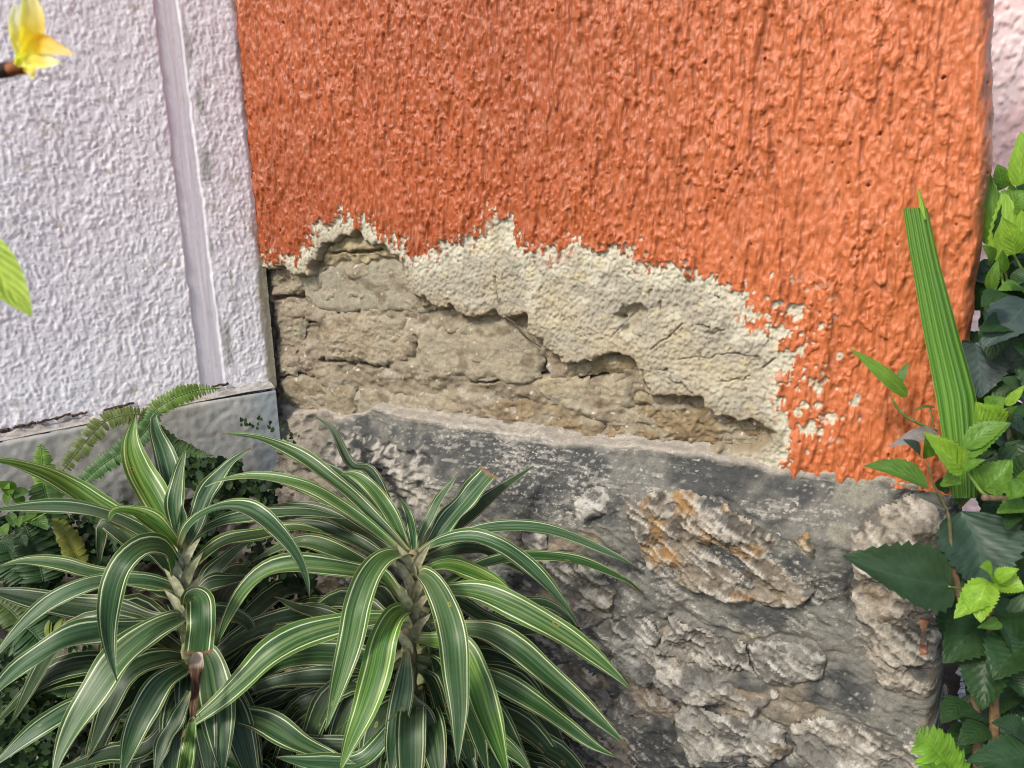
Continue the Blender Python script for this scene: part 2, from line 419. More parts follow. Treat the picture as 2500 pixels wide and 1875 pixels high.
SLITS = [(C2([(430, 1016), (520, 1022), (620, 1035), (720, 1052), (810, 1062)]), 5.5, 1.), (C2([(500, 396), (600, 392), (700, 384), (800, 380)]), 3.2, .8),
         (C2([(1310, 1136), (1380, 1142), (1450, 1146)]), 2.8, 1.), (C3([(505, 1010), (560, 1003), (620, 988), (665, 985)]), 4.0, 1.), (C2([(620, 1190), (622, 1260), (630, 1350)]), 2.2, .9),
         (C2([(490, 1368), (560, 1372), (630, 1378)]), 3.2, .9), (C2([(980, 870), (985, 940)]), 2.5, .8), (C2([(160, 660), (240, 650), (330, 650)]), 4., .9), (C2([(150, 700), (150, 850), (160, 960)]), 4.0, 1.),
         (C2([(290, 980), (310, 1040)]), 4., .9), (C2([(180, 1120), (330, 1110), (420, 1130)]), 2.6, .7), (C2([(340, 740), (350, 800), (420, 790)]), 3.5, .8), (C3([(180, 970), (330, 985)]), 4.5, 1.), (C2([(1720, 1020), (1740, 1110)]), 5, .8)]
slit = np.zeros(s2)
for pts, w, dp in SLITS:
    d = pldist(OR.uvs(pts, -.03), U2 + slw, V2 + slw)
    slit = np.maximum(slit, sstep(.0011 * w, .0004 * w, d) * dp)
bed -= slit * .022
# yellow ledge of older plaster under the top edge of the hole
led = sstep(-.004, .006, sdf(OR.uvs(C2([(380, 520), (420, 400), (500, 300), (700, 300), (860, 400), (850, 430), (740, 430), (640, 465), (540, 440), (440, 480)])), U2, V2) + slw)
bed += led * .012; bc2 = lerp3(bc2, (.36, .30, .175), led * .8)
bc2 = lerp3(bc2, (.06, .045, .03), slit * .6)
sheet('mortar', OR, U2, V2, bed, bc2, M_BRICK, orange)

def patch(name, pl, poly, base, amp, mat, parent, seed, cols, st=.0028, edge=.016, rough=1.0, sink=.012, stretch=(.02, .012), tilt=0., strata=0., stain=None, jagk=1.):
    """one stone or brick: polygon outline, domed rough face, edges sunk into the mortar"""
    p = np.array(poly); u0, v0 = p.min(0) - .008; u1, v1 = p.max(0) + .008
    Ug, Vg = grid(u0, u1, v0, v1, st); s = Ug.shape
    d = sdf(poly, Ug, Vg) + (grf(s, st, .010, .008, seed) * .0022 + grf(s, st, .004, .004, seed + 1) * .0010) * jagk
    prof = 1 - (1 - np.clip((d + .004) / edge, 0, 1)) ** 2.4
    cu, cv = (u0 + u1) / 2, (v0 + v1) / 2
    rot = math.radians(-32 if strata else 0)
    h = base(Ug, Vg) - sink + (amp + sink) * prof
    fac = grf(s, st, .030, .018, seed + 2); fac2 = grf(s, st, .014, .009, seed + 16)
    if mat is M_STONE: nz = terr(fac, 1.6, .16) * .0040 + terr(fac2, 1.6, .2) * .0016 + fac * .0010 - np.abs(grf(s, st, .006, .0045, seed + 3)) * .0008 + grf(s, st, .0024, .0024, seed + 5) * .0008
    else: nz = grf(s, st, stretch[0], stretch[1], seed + 2) * .0022 + terr(grf(s, st, .007, .006, seed + 17), 1.5, .3) * .0014 - np.abs(grf(s, st, .007, .0045, seed + 3)) * .0012 + np.abs(grf(s, st, .0045, .0035, seed + 4)) * .0016 + grf(s, st, .0024, .0024, seed + 5) * .0009
    if mat is M_STONE: sl_ = slant(s, st, .020, .0034, seed + 18); nz = nz + sl_ * .0013 + slant(s, st, .035, .009, seed + 19) * .0018
    if strata and mat is not M_STONE:
        ph = (Ug - cu) * math.sin(rot) + (Vg - cv) * math.cos(rot) + grf(s, st, .02, .02, seed + 6) * .006
        nz += strata * (np.abs(((ph / .022) % 1) - .5) - .25) * .0035
    h = h + nz * rough * prof + tilt * (Vg - cv) * prof
    if mat is M_STONE: h = np.where(d > .007, np.maximum(h, base(Ug, Vg) + .002 + .5 * nz * rough), h)
    c = C3f(cols[0], s)
    c = lerp3(c, cols[1], sstep(-.3, 1.2, grf(s, st, .02, .014, seed + 7)))
    c = lerp3(c, cols[2], .85 * sstep(.6, 1.5, grf(s, st, .010, .006, seed + 8)))
    if stain is not None:
        for i, (sc, thr, lu) in enumerate(stain):
            c = lerp3(c, sc, .85 * sstep(thr, thr + .9, grf(s, st, lu, lu * .8, seed + 20 + i)))
    if mat is M_BRICK:      # mortar smeared over the arrises and part of the face
        sm_ = sstep(.5, 1.1, grf(s, st, .028, .018, seed + 14) + .9 * sstep(.022, .002, d))
        c = lerp3(c, (.295, .262, .19), .8 * sm_)
        c = lerp3(c, (.15, .115, .075), .65 * sstep(.9, 1.9, grf(s, st, .016, .012, seed + 15)))
    if mat is M_STONE:
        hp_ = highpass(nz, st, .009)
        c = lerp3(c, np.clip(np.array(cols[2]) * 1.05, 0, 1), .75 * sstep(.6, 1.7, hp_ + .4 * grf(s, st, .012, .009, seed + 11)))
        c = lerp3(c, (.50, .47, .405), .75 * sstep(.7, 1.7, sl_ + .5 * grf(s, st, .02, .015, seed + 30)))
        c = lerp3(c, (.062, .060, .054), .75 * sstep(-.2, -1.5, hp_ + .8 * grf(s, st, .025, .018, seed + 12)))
        if stain is None: c = lerp3(c, (.115, .112, .102), .7 * sstep(.8, 1.5, grf(s, st, .022, .016, seed + 13)))      # grey wash left on the stone
    else:
        c = lerp3(c, (.50, .45, .36), .8 * sstep(2.1, 2.5, grf(s, st, .003, .003, seed + 9)))
    return sheet(name, pl, Ug, Vg, h, c, mat, parent, d > -.003)

BR = [  # outline, height above bed, colours
    (C2([(300, 540), (430, 470), (620, 455), (840, 425), (920, 470), (980, 580), (1090, 690), (1010, 745), (900, 742), (700, 735), (400, 733), (330, 650)]), .009, .25, [(.42, .385, .30), (.37, .335, .255), (.46, .42, .335)]),
    (C2([(405, 755), (600, 748), (800, 768), (905, 790), (950, 860), (972, 910), (960, 1010), (830, 1050), (700, 1040), (440, 1008), (410, 900)]), .016, .8, [(.44, .37, .275), (.40, .33, .235), (.34, .25, .16)]),
    (C2([(985, 835), (1200, 812), (1480, 788), (1610, 850), (1690, 930), (1705, 1020), (1685, 1120), (1600, 1170), (1400, 1132), (1200, 1115), (1000, 1085), (978, 950)]), .018, .45, [(.41, .355, .265), (.45, .39, .285), (.36, .31, .225)]),
    (C2([(185, 1145), (300, 1120), (450, 1150), (612, 1182), (620, 1360), (490, 1366), (380, 1312), (190, 1235)]), .012, .6, [(.35, .29, .20), (.31, .25, .17), (.40, .345, .25)]),
    (C2([(632, 1190), (750, 1192), (900, 1230), (1100, 1232), (1280, 1332), (1100, 1334), (900, 1322), (700, 1332), (640, 1352)]), .010, .5, [(.42, .36, .26), (.37, .30, .205), (.47, .42, .33)]),
    (C3([(-60, 1150), (60, 1130), (200, 1150), (400, 1180), (625, 1262), (632, 1372), (400, 1362), (150, 1322), (-10, 1280), (-80, 1210)]), .012, .9, [(.34, .26, .16), (.29, .215, .13), (.42, .34, .225)]),
    (C3([(250, 1005), (380, 1010), (555, 1012), (556, 1130), (420, 1162), (330, 1150), (245, 1080)]), .017, .5, [(.45, .38, .265), (.40, .33, .22), (.52, .46, .35)]),
    (C3([(568, 1012), (680, 1016), (795, 1012), (805, 1170), (720, 1200), (600, 1152)]), .016, .5, [(.42, .35, .235), (.38, .31, .20), (.46, .40, .29)]),
    (C3([(425, 925), (560, 890), (700, 868), (825, 890), (806, 985), (700, 985), (600, 985), (440, 998)]), .012, 1.0, [(.37, .30, .185), (.31, .245, .15), (.45, .38, .25)]),
    (C3([(642, 1255), (900, 1170), (1100, 1160), (1300, 1230), (1560, 1262), (1572, 1382), (1300, 1402), (900, 1402), (645, 1382)]), .012, 1.7, [(.30, .22, .125), (.24, .165, .09), (.40, .32, .20)]),
    (C3([(812, 1010), (850, 990), (900, 1100), (1010, 1130), (1080, 1170), (900, 1175), (820, 1160)]), .014, .8, [(.40, .33, .22), (.36, .29, .19), (.44, .38, .27)]),
    (C2([(160, 985), (290, 1000), (302, 1060), (272, 1110), (170, 1102)]), .017, .5, [(.44, .38, .28), (.40, .33, .24), (.47, .41, .32)]),
    (C2([(150, 690), (210, 680), (330, 700), (330, 800), (300, 930), (170, 960)]), .006, .9, [(.36, .30, .22), (.31, .25, .18), (.43, .38, .30)]),
    (C2([(110, 500), (200, 500), (300, 520), (330, 620), (250, 640), (170, 640), (120, 580)]), .012, 1.3, [(.33, .265, .18), (.27, .20, .13), (.42, .36, .27)]),
]
for i, (poly, amp, rg, cols) in enumerate(BR):
    patch('brick', OR, OR.uvs(poly, -.022), lambda u, v: np.full_like(u, -.035), amp * .48, M_BRICK, orange, 100 + i * 40, [tuple(.76 * np.array([1.0, .99, .92]) * (.9 * np.array(c_) + .1 * np.mean(c_))) for c_ in cols], st=.0023, edge=.016, rough=rg * .75, sink=.005)

# rest of the wall above and its end: plain stucco continuing out of the frame
def slab(name, corners, mat, parent, col, thick_dir):
    a = np.array(corners); b = a + np.array(thick_dir)
    v = np.concatenate([a, b]); f = [[0, 1, 2, 3], [7, 6, 5, 4], [0, 4, 5, 1], [1, 5, 6, 2], [2, 6, 7, 3], [3, 7, 4, 0]]
    return mesh_np(name, v, f, mat, parent, col=np.tile(np.array(col, float), (8, 1)), smooth=False)
pw = lambda u, v, h: OR.pt(u, v, h)
slab('upper_coat', [pw(-.2, V_TOP - .01, 0), pw(U_END - .05, V_TOP - .01, 0), pw(U_END - .05, 2.1, 0), pw(-.2, 2.1, 0)], M_COAT, orange, (.6, .135, .04, .5), -.16 * OR.n)
slab('wall_core', [pw(-.2, -.3, -.06), pw(U_END - .06, -.3, -.06), pw(U_END - .06, V_TOP - .02, -.06), pw(-.2, V_TOP - .02, -.06)], M_COAT, orange, (.45, .38, .3, .9), -.12 * OR.n)

# a dead root lying in the recess edge
def tube(name, pts, radii, mat, parent=None, seg=8, col=None):
    pts = np.array(pts, float); n = len(pts)
    t = np.gradient(pts, axis=0); vs = []; uv = []
    ref = np.array([.31, .52, .79])
    for i in range(n):
        tt = nrm(t[i]); a = nrm(np.cross(tt, ref)); b = np.cross(tt, a)
        for k in range(seg):
            an = 2 * math.pi * k / seg
            vs.append(pts[i] + radii[i] * (math.cos(an) * a + math.sin(an) * b)); uv.append((k / seg, i / (n - 1)))
    fs = []
    for i in range(n - 1):
        for k in range(seg):
            fs.append([i * seg + k, i * seg + (k + 1) % seg, (i + 1) * seg + (k + 1) % seg, (i + 1) * seg + k])
    vs.append(pts[0]); vs.append(pts[-1]); uv += [(0, 0), (0, 1)]
    for k in range(seg):
        fs.append([len(vs) - 2, (k + 1) % seg, k, k]); fs.append([len(vs) - 1, (n - 1) * seg + k, (n - 1) * seg + (k + 1) % seg, (n - 1) * seg + (k + 1) % seg])
    me = bpy.data.meshes.new(name)
    off = np.array(parent_world(parent)) if parent is not None else np.zeros(3)
    me.from_pydata([tuple(v - off) for v in vs], [], [tuple(dict.fromkeys(f)) for f in fs])
    ul = me.uv_layers.new(name='UVMap')
    for l in me.loops: ul.data[l.index].uv = uv[l.vertex_index]
    if col is not None:
        at = me.color_attributes.new('Col', 'FLOAT_COLOR', 'POINT')
        for d in at.data: d.color = (*col, 1)
    for p in me.polygons: p.use_smooth = True
    me.materials.append(mat)
    return link(bpy.data.objects.new(name, me), parent)
def catmull(pts, n):
    p = np.array(pts, float)
    if len(p) == 2: p = np.array([p[0], (p[0] + p[1]) / 2, p[1]])
    p = np.concatenate([[2 * p[0] - p[1]], p, [2 * p[-1] - p[-2]]])
    seg = np.linalg.norm(np.diff(p[1:-1], axis=0), axis=1); cum = np.concatenate([[0], np.cumsum(seg)])
    out = []
    for s in np.linspace(0, cum[-1], n):
        i = min(np.searchsorted(cum, s, side='right') - 1, len(seg) - 1); t = (s - cum[i]) / (seg[i] + 1e-12)
        a, b, c, d = p[i], p[i + 1], p[i + 2], p[i + 3]
        out.append(.5 * (2 * b + (c - a) * t + (2 * a - 5 * b + 4 * c - d) * t * t + (3 * b - a - 3 * c + d) * t ** 3))
    return np.array(out)
rt = OR.uvs(C3([(75, 650), (130, 690), (170, 740), (215, 785), (285, 825)]), -.005)
tube('dead_root', catmull([OR.pt(u, v, -.006 - .004 * (i % 2)) for i, (u, v) in enumerate(rt)], 14), np.linspace(.0022, .0012, 14), M_BRICK, orange, 6, (.10, .075, .05))

# ------------------------------------------------------------------ rubble foundation under the orange wall
found = empty('stone_foundation', [OR.O[0], OR.O[1], 0], 'grey rubble stone foundation smeared with mortar under the orange wall', 'foundation'); found['kind'] = 'thing'
UF_END = OR.uv(2325, 1400, .08)[0]
def fbase(u, v):
    y = -v
    h = .004 + .050 * sstep(-.005, .10, y) + .10 * np.clip(y - .08, 0, 2)
    left = sstep(.34, .20, u)                       # broken, lower towards the inner corner
    h = h - left * .030 * sstep(.25, .0, y)
    return h - np.clip((u - (UF_END - .016)) / .034, 0, 1.2) ** 2.2 * .10
SF = .0024
GY = [(.275, .258, .212), (.20, .188, .158), (.42, .395, .335)]
GB = [(.305, .275, .215), (.235, .205, .158), (.46, .425, .355)]
RUST = [(.25, .205, .14), (.185, .145, .095), (.42, .375, .29)]
STN = [  # outline, height, colours, roughness, bedding, stains
    (C6([(500, 330), (620, 318), (830, 330), (1000, 400), (1180, 500), (1385, 530), (1405, 640), (1415, 780), (1300, 842), (1100, 812), (950, 782), (800, 742), (660, 690), (590, 560), (540, 430)]), .012, RUST, 1.3, .8, [((.30, .165, .055), .35, .026), ((.46, .35, .18), 1.0, .02), ((.07, .06, .045), .8, .018)]),
    (C6([(278, 362), (370, 288), (432, 320), (422, 402), (330, 442), (280, 412)]), .016, [(.38, .36, .30), (.32, .30, .25), (.5, .47, .4)], .8, 0, None),
    (C6([(1600, 520), (1700, 440), (1850, 390), (1960, 402), (2060, 500), (2082, 700), (2072, 900), (2060, 1080), (2040, 1250), (1900, 1267), (1750, 1202), (1680, 1092), (1620, 950), (1600, 750)]), .012, [(.37, .32, .24), (.31, .265, .195), (.46, .41, .33)], 1.2, 0, [((.10, .085, .065), .75, .016), ((.24, .19, .13), .6, .02)]),
    (C6([(470, 920), (620, 880), (702, 960), (690, 1090), (660, 1192), (560, 1152), (478, 1080)]), .012, GY, 1.0, .4, None),
    (C6([(705, 960), (745, 880), (860, 920), (1000, 980), (1095, 1005), (1115, 1100), (1160, 1180), (1240, 1240), (1140, 1312), (1000, 1272), (850, 1252), (700, 1222), (668, 1150), (685, 1050)]), .016, GB, 1.4, .7, None),
    (C6([(1112, 1012), (1250, 990), (1400, 1022), (1465, 1080), (1440, 1150), (1320, 1192), (1180, 1162), (1122, 1090)]), .013, GY, .9, .4, [((.20, .155, .10), .8, .02)]),
    (C6([(520, 1230), (640, 1200), (760, 1250), (802, 1290), (760, 1352), (640, 1342), (530, 1292)]), .004, [(.27, .215, .15), (.22, .165, .105), (.38, .33, .26)], .9, .3, None),
    (C6([(778, 1312), (830, 1268), (1000, 1312), (1150, 1342), (1280, 1392), (1312, 1480), (1200, 1542), (1000, 1562), (860, 1532), (790, 1430)]), .014, GY, 1.3, .7, [((.22, .17, .11), .9, .018)]),
    (C6([(1310, 1372), (1450, 1330), (1620, 1382), (1800, 1440), (1990, 1430), (2060, 1452), (2070, 1540), (2050, 1640), (1900, 1660), (1600, 1640), (1430, 1572), (1350, 1480)]), .012, GB, 1.2, .6, None),
    (C6([(120, 620), (260, 600), (400, 650), (480, 760), (450, 880), (340, 930), (230, 830), (150, 740)]), .010, [(.16, .145, .115), (.21, .19, .15), (.36, .33, .27)], 1.1, .5, [((.32, .25, .14), .9, .015)]),
    (C6([(40, 500), (140, 495), (150, 570), (60, 590)]), .014, [(.42, .38, .30), (.36, .32, .25), (.5, .46, .38)], .8, 0, None),
    (C6([(150, 1100), (300, 1080), (420, 1150), (480, 1260), (400, 1340), (250, 1300), (140, 1220)]), .010, [(.20, .165, .115), (.15, .12, .085), (.36, .32, .25)], 1.1, .5, None),
    (C6([(60, 1330), (250, 1340), (420, 1400), (560, 1480), (640, 1600), (500, 1680), (200, 1660), (60, 1560)]), .012, [(.15, .12, .09), (.21, .175, .13), (.38, .34, .28)], 1.3, .6, None),
    (C6([(700, 1590), (860, 1560), (1000, 1590), (1300, 1570), (1420, 1620), (1380, 1760), (1000, 1800), (740, 1720)]), .012, GY, 1.2, .6, None),
    (C6([(-260, 640), (-80, 610), (40, 640), (90, 800), (20, 930), (-160, 940), (-280, 800)]), .010, GY, 1.2, .5, None),
    (C6([(-300, 1000), (-60, 980), (90, 1060), (80, 1260), (-80, 1330), (-280, 1280)]), .010, GB, 1.2, .5, None),
]
U3, V3 = grid(-.02, UF_END + .02, -.95, .03, SF); s3 = U3.shape
top_v = .004 + grf(s3, SF, .02, .02, 70) * .004 + .012 * sstep(.20, .27, U3) * sstep(.34, .28, U3) - .02 * sstep(.24, .16, U3)
fb = fbase(U3, V3)
lowd = sstep(.10, .16, -V3)
brush = grf(s3, SF, .050, .0020, 71); lump = terr(grf(s3, SF, .030, .016, 72), 1.8, .35); lump2 = np.abs(grf(s3, SF, .012, .006, 73)); fine3 = grf(s3, SF, .003, .0026, 74)
HF = fb + brush * .0006 + lump * (.0012 + .0012 * lowd) - lump2 * (.0006 + .0006 * lowd) + fine3 * .0006 + grf(s3, SF, .05, .04, 89) * .0035 * lowd + terr(grf(s3, SF, .010, .008, 90), 1.5, .3) * .0012 * lowd
crumb = sstep(.46, .38, U3) * sstep(.14, .20, U3) * sstep(-.20, -.14, V3) * sstep(-.035, -.055, V3)      # crumbled patch at left
HF += crumb * (terr(grf(s3, SF, .010, .007, 75), 1.6, .3) * .005 + terr(grf(s3, SF, .005, .004, 175), 1.6, .3) * .0022 - .006)
HF -= sstep(.22, .10, U3) * (np.abs(grf(s3, SF, .014, .012, 76)) * .007 - terr(grf(s3, SF, .008, .006, 176), 1.6, .3) * .003)
HF += lowd * (slant(s3, SF, .030, .0045, 91) * .0010 - .0035) - brush * .0004 * lowd
for ks, e_ in enumerate(STN):      # joints sink in beside the stones
    sd_ = sdf(OR.uvs(e_[0], .075), U3, V3) + grf(s3, SF, .012, .010, 300 + ks) * .002
    HF -= np.exp(-((sd_ + .003) / .0055) ** 2) * .0065 * sstep(-.9, .6, grf(s3, SF, .035, .03, 340 + ks))
HF = np.where(V3 > top_v, HF - .03 * sstep(0, .008, V3 - top_v), HF)
dark = np.array((.060, .062, .060)); midg = np.array((.150, .146, .127)); pal = np.array((.50, .47, .40))
cF = lerp3(C3f(dark, s3), midg, sstep(-.6, 1.0, grf(s3, SF, .05, .03, 77) + .5 * grf(s3, SF, .012, .01, 78)))
cF = lerp3(cF, (.21, .20, .17), .5 * sstep(.3, 1.4, grf(s3, SF, .03, .022, 79)) * lowd)
cF = lerp3(cF, (.30, .24, .16), .6 * sstep(.8, 1.8, grf(s3, SF, .035, .025, 80)) * lowd)
strk = grf(s3, SF, .013, .0015, 81) * (1 - lowd) + slant(s3, SF, .016, .0028, 181) * lowd; strk_m = grf(s3, SF, .06, .03, 82)
fl0 = grf(s3, SF, .0028, .0022, 188)
cF = lerp3(cF, pal, .35 * sstep(1.3, 2.3, strk + .7 * strk_m + .75 * fl0))
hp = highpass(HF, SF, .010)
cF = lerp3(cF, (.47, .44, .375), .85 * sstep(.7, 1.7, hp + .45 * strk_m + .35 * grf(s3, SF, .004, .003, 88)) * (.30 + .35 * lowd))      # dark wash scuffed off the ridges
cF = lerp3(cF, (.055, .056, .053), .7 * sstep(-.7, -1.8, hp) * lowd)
fl = grf(s3, SF, .0026, .0020, 83)
cF = lerp3(cF, (.56, .53, .455), .4 * sstep(2.2, 2.6, fl + .6 * grf(s3, SF, .04, .03, 84)))
cF = lerp3(cF, (.05, .052, .05), .6 * sstep(.8, 1.7, grf(s3, SF, .02, .05, 85)) * (1 - lowd))      # dark run marks on the sloping top
cF = lerp3(cF, (.46, .42, .36), .8 * crumb * sstep(-.2, .8, grf(s3, SF, .007, .005, 86)))
cF = lerp3(cF, (.33, .285, .22), sstep(.20, .08, U3) * .7)
cF = lerp3(cF, (.38, .34, .28), sstep(-.012, .002, V3 - top_v) * .8)
for pts in [[(1490, 270), (1560, 250), (1700, 290), (1740, 350), (1680, 400), (1600, 370), (1520, 370)], [(1470, 440), (1540, 425), (1600, 470), (1540, 510), (1480, 490)], [(1130, 110), (1400, 190), (1250, 170)]]:
    cF = lerp3(cF, (.23, .22, .175), .85 * sstep(-.004, .006, sdf(OR.uvs(C6(pts), .05), U3, V3) + grf(s3, SF, .012, .01, 87) * .004))
aF = np.clip(.25 + .45 * sstep(-.5, 1.6, strk_m + .5 * strk) + .25 * hp, 0, 1) * (1 - .8 * sstep(.03, -.02, U3 - .2))
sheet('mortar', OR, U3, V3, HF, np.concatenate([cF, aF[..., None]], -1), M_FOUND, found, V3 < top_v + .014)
for i, (poly, amp, cols, rg, st_, stain) in enumerate(STN):
    amp = amp * .55 + .0025; cols = [tuple(.92 * (.8 * np.array(c_) + .2 * np.mean(c_))) for c_ in cols]
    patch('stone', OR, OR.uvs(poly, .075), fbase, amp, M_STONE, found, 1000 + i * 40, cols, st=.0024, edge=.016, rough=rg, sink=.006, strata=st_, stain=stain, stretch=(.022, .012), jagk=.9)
# smear of orange paint on the corner stone
sm = patch('paint_smear', OR, OR.uvs(C6([(1918, 910), (1945, 915), (1940, 1000), (1950, 1050), (1915, 1065), (1928, 990)]), .09), lambda u, v: fbase(u, v) + .0135, .003, M_STONE, found, 2100, [(.44, .19, .10), (.50, .18, .08), (.36, .24, .16)], st=.0022, edge=.006, rough=.3, sink=.003, jagk=.25)
slab('core', [OR.pt(-.1, -.95, -.02), OR.pt(UF_END - .03, -.95, -.02), OR.pt(UF_END - .03, -.03, -.02), OR.pt(-.1, -.03, -.02)], M_STONE, found, (.15, .14, .12), -.14 * OR.n)

# ------------------------------------------------------------------ lavender wall with plinth
lav = empty('lavender_wall', LV.O, 'pale lavender stucco wall with a vertical recessed band, left of the orange wall', 'wall'); lav['kind'] = 'thing'
LU = LV.uv(0, 300)[0] + .40
PU = 2.3
LV_TOP = LV.uv(0, 0)[1] + .15
U4, V4 = grid(-.012, LU, -.02, LV_TOP, .0021); s4 = U4.shape; S4 = .0021
w1 = grf(s4, S4, .02, .02, 111) * 2; w2 = grf(s4, S4, .02, .02, 112) * 2.5
k1 = warp(grf(s4, S4, .0031, .0044, 113), w1 * .5, w2 * .5); k2 = warp(grf(s4, S4, .0032, .0100, 114), w1, w2); k3 = grf(s4, S4, .009, .012, 115)
R4 = sstep(-.1, .9, k1) * .0021 + sstep(.5, 1.4, k2) * .0015 + sstep(.7, 1.7, k3) * .0016 + grf(s4, S4, .0021, .0026, 116) * .00045 + grf(s4, S4, .06, .06, 117) * .0010
up4 = sstep(.55, .95, V4 / LV_TOP); R4 *= .44 * (1 - .25 * up4)
# groove band: smooth strip between two edges, tapering
ge_l = LV.uvs([(372, -40), (395, 200), (424, 400), (447, 600), (465, 760), (492, 945)]); ge_r = LV.uvs([(424, -40), (448, 120), (478, 330), (505, 520), (524, 700), (548, 945)])
zl_l = np.array(sorted([(v, u) for u, v in ge_l])); zr = np.array(sorted([(v, u) for u, v in ge_r]))
ul = np.polyval(np.polyfit(zl_l[:, 0], zl_l[:, 1], 1), V4); ur = np.polyval(np.polyfit(zr[:, 0], zr[:, 1], 1), V4)
wob = grf(s4, S4, .006, .012, 118) * .0008
inb = sstep(.0, .0022, U4 - ur + wob) * sstep(.0, .0022, ul - U4 + wob)
arris = sstep(.012, .002, np.abs(U4 - ur + .004)) * (1 - inb)
H4 = R4 * (1 - inb) * (1 - .4 * arris) + inb * (-.0022 + grf(s4, S4, .002, .05, 119) * .00015)
botj = grf(s4, S4, .012, .012, 120) * .004
H4 -= sstep(.004, -.006, V4 + botj) * .012
H4 -= sstep(.012, -.012, U4) * .006
c4 = lerp3(C3f((.87, .83, .85), s4), (.91, .88, .895), sstep(-1, 1, grf(s4, S4, .05, .05, 121)))
c4 = lerp3(c4, (.87, .80, .81), .5 * sstep(.12, .0, U4))
dirt = sstep(.9, 2.0, grf(s4, S4, .014, .012, 122)) * sstep(.0, -1.0, k1)
c4 = lerp3(c4, (.42, .33, .22), .55 * dirt)
c4 = lerp3(c4, (.30, .28, .27), .8 * sstep(2.7, 3.0, grf(s4, S4, .003, .003, 123)))
c4 = lerp3(c4, (.33, .33, .29), .75 * sstep(.4, 1.4, grf(s4, S4, .008, .03, 124)) * sstep(.030, .004, np.abs(U4 - ur + .018)) * (1 - inb))
c4 = lerp3(c4, (.77, .72, .76), inb * .8)
c4 = lerp3(c4, (.36, .33, .29), sstep(.006, -.008, V4 + botj) * .8)
c4 = lerp3(c4, (.52, .46, .33), sstep(.016, .002, U4 + grf(s4, S4, .006, .02, 125) * .005) * sstep(.42, .30, V4))
c4 = lerp3(c4, (.30, .28, .25), .7 * sstep(.010, .0, U4 + grf(s4, S4, .006, .02, 126) * .004) * sstep(.40, .5, V4))
sheet('stucco', LV, U4, V4, H4, c4, M_LAV, lav, V4 > -.012 + botj * .6)
lw = lambda u, v, h: LV.pt(u, v, h)
slab('upper_stucco', [lw(LU, LV_TOP - .01, 0), lw(-.012, LV_TOP - .01, 0), lw(-.012, 2.0, 0), lw(LU, 2.0, 0)], M_LAV, lav, (.66, .62, .69), -.12 * LV.n)
slab('wall_core', [lw(2.4, -.9, -.022), lw(.0, -.9, -.022), lw(.0, LV_TOP - .02, -.022), lw(2.4, LV_TOP - .02, -.022)], M_LAV, lav, (.34, .31, .27), -.10 * LV.n)
slab('side_stucco', [lw(2.4, -.02, 0), lw(LU + .002, -.02, 0), lw(LU + .002, 2.0, 0), lw(2.4, 2.0, 0)], M_LAV, lav, (.66, .62, .69), -.015 * LV.n)
# broken strip of rusty lath showing in the crack above the plinth
for i, (x0, y0, x1, y1) in enumerate([(-12, 1056, 22, 1050), (34, 1045, 62, 1040), (66, 1040, 88, 1034), (92, 1034, 140, 1024), (140, 1022, 172, 1012), (178, 1018, 214, 1008), (255, 1003, 330, 985), (520, 945, 560, 938)]):
    a = LV.uv(x0, y0, .012); b = LV.uv(x1, y1, .012)
    n = 7; us = np.linspace(a[0], b[0], n); vs_ = np.linspace(a[1], b[1], n)
    tube('lath_splinter', [LV.pt(us[k], vs_[k] + rng.uniform(-.0015, .0015), .004 + rng.uniform(-.002, .002)) for k in range(n)], [.0016 + rng.uniform(0, .0022) for k in range(n)], M_BRICK, lav, 6, (.075, .045, .032))

# plinth: proud cement skirting with a rough ledge
U5, V5 = grid(.004, PU, -.20, .0, .003); s5 = U5.shape
PD = .034
top5 = LV.uv(0, 1082, PD); top5b = LV.uv(600, 962, PD)
tl = .0 * U5 + np.interp(np.clip(U5, 0, 9), [min(top5[0], top5b[0]), max(top5[0], top5b[0])], [top5b[1], top5[1]] if top5b[0] < top5[0] else [top5[1], top5b[1]])
H5 = PD + grf(s5, .003, .05, .04, 131) * .0010 + grf(s5, .003, .006, .006, 132) * .0004
rnd = sstep(.006, -.004, tl - V5); H5 = np.where(V5 > tl - .006, H5 - rnd * .004, H5)
c5 = lerp3(C3f((.52, .51, .46), s5), (.44, .43, .385), sstep(-.4, 1.2, grf(s5, .003, .05, .03, 133)))
c5 = lerp3(c5, (.42, .40, .36), .6 * sstep(.6, 1.6, grf(s5, .003, .03, .012, 134)))
c5 = lerp3(c5, (.20, .19, .165), .6 * sstep(.8, 1.9, grf(s5, .003, .02, .03, 135)) + .25 * sstep(-.08, -.18, V5))
c5 = lerp3(c5, (.34, .40, .43), .7 * sstep(.09, .02, U5))
pl_root = sheet('plinth', LV, U5, V5, H5, c5, M_CEM, lav, V5 < tl + .003)
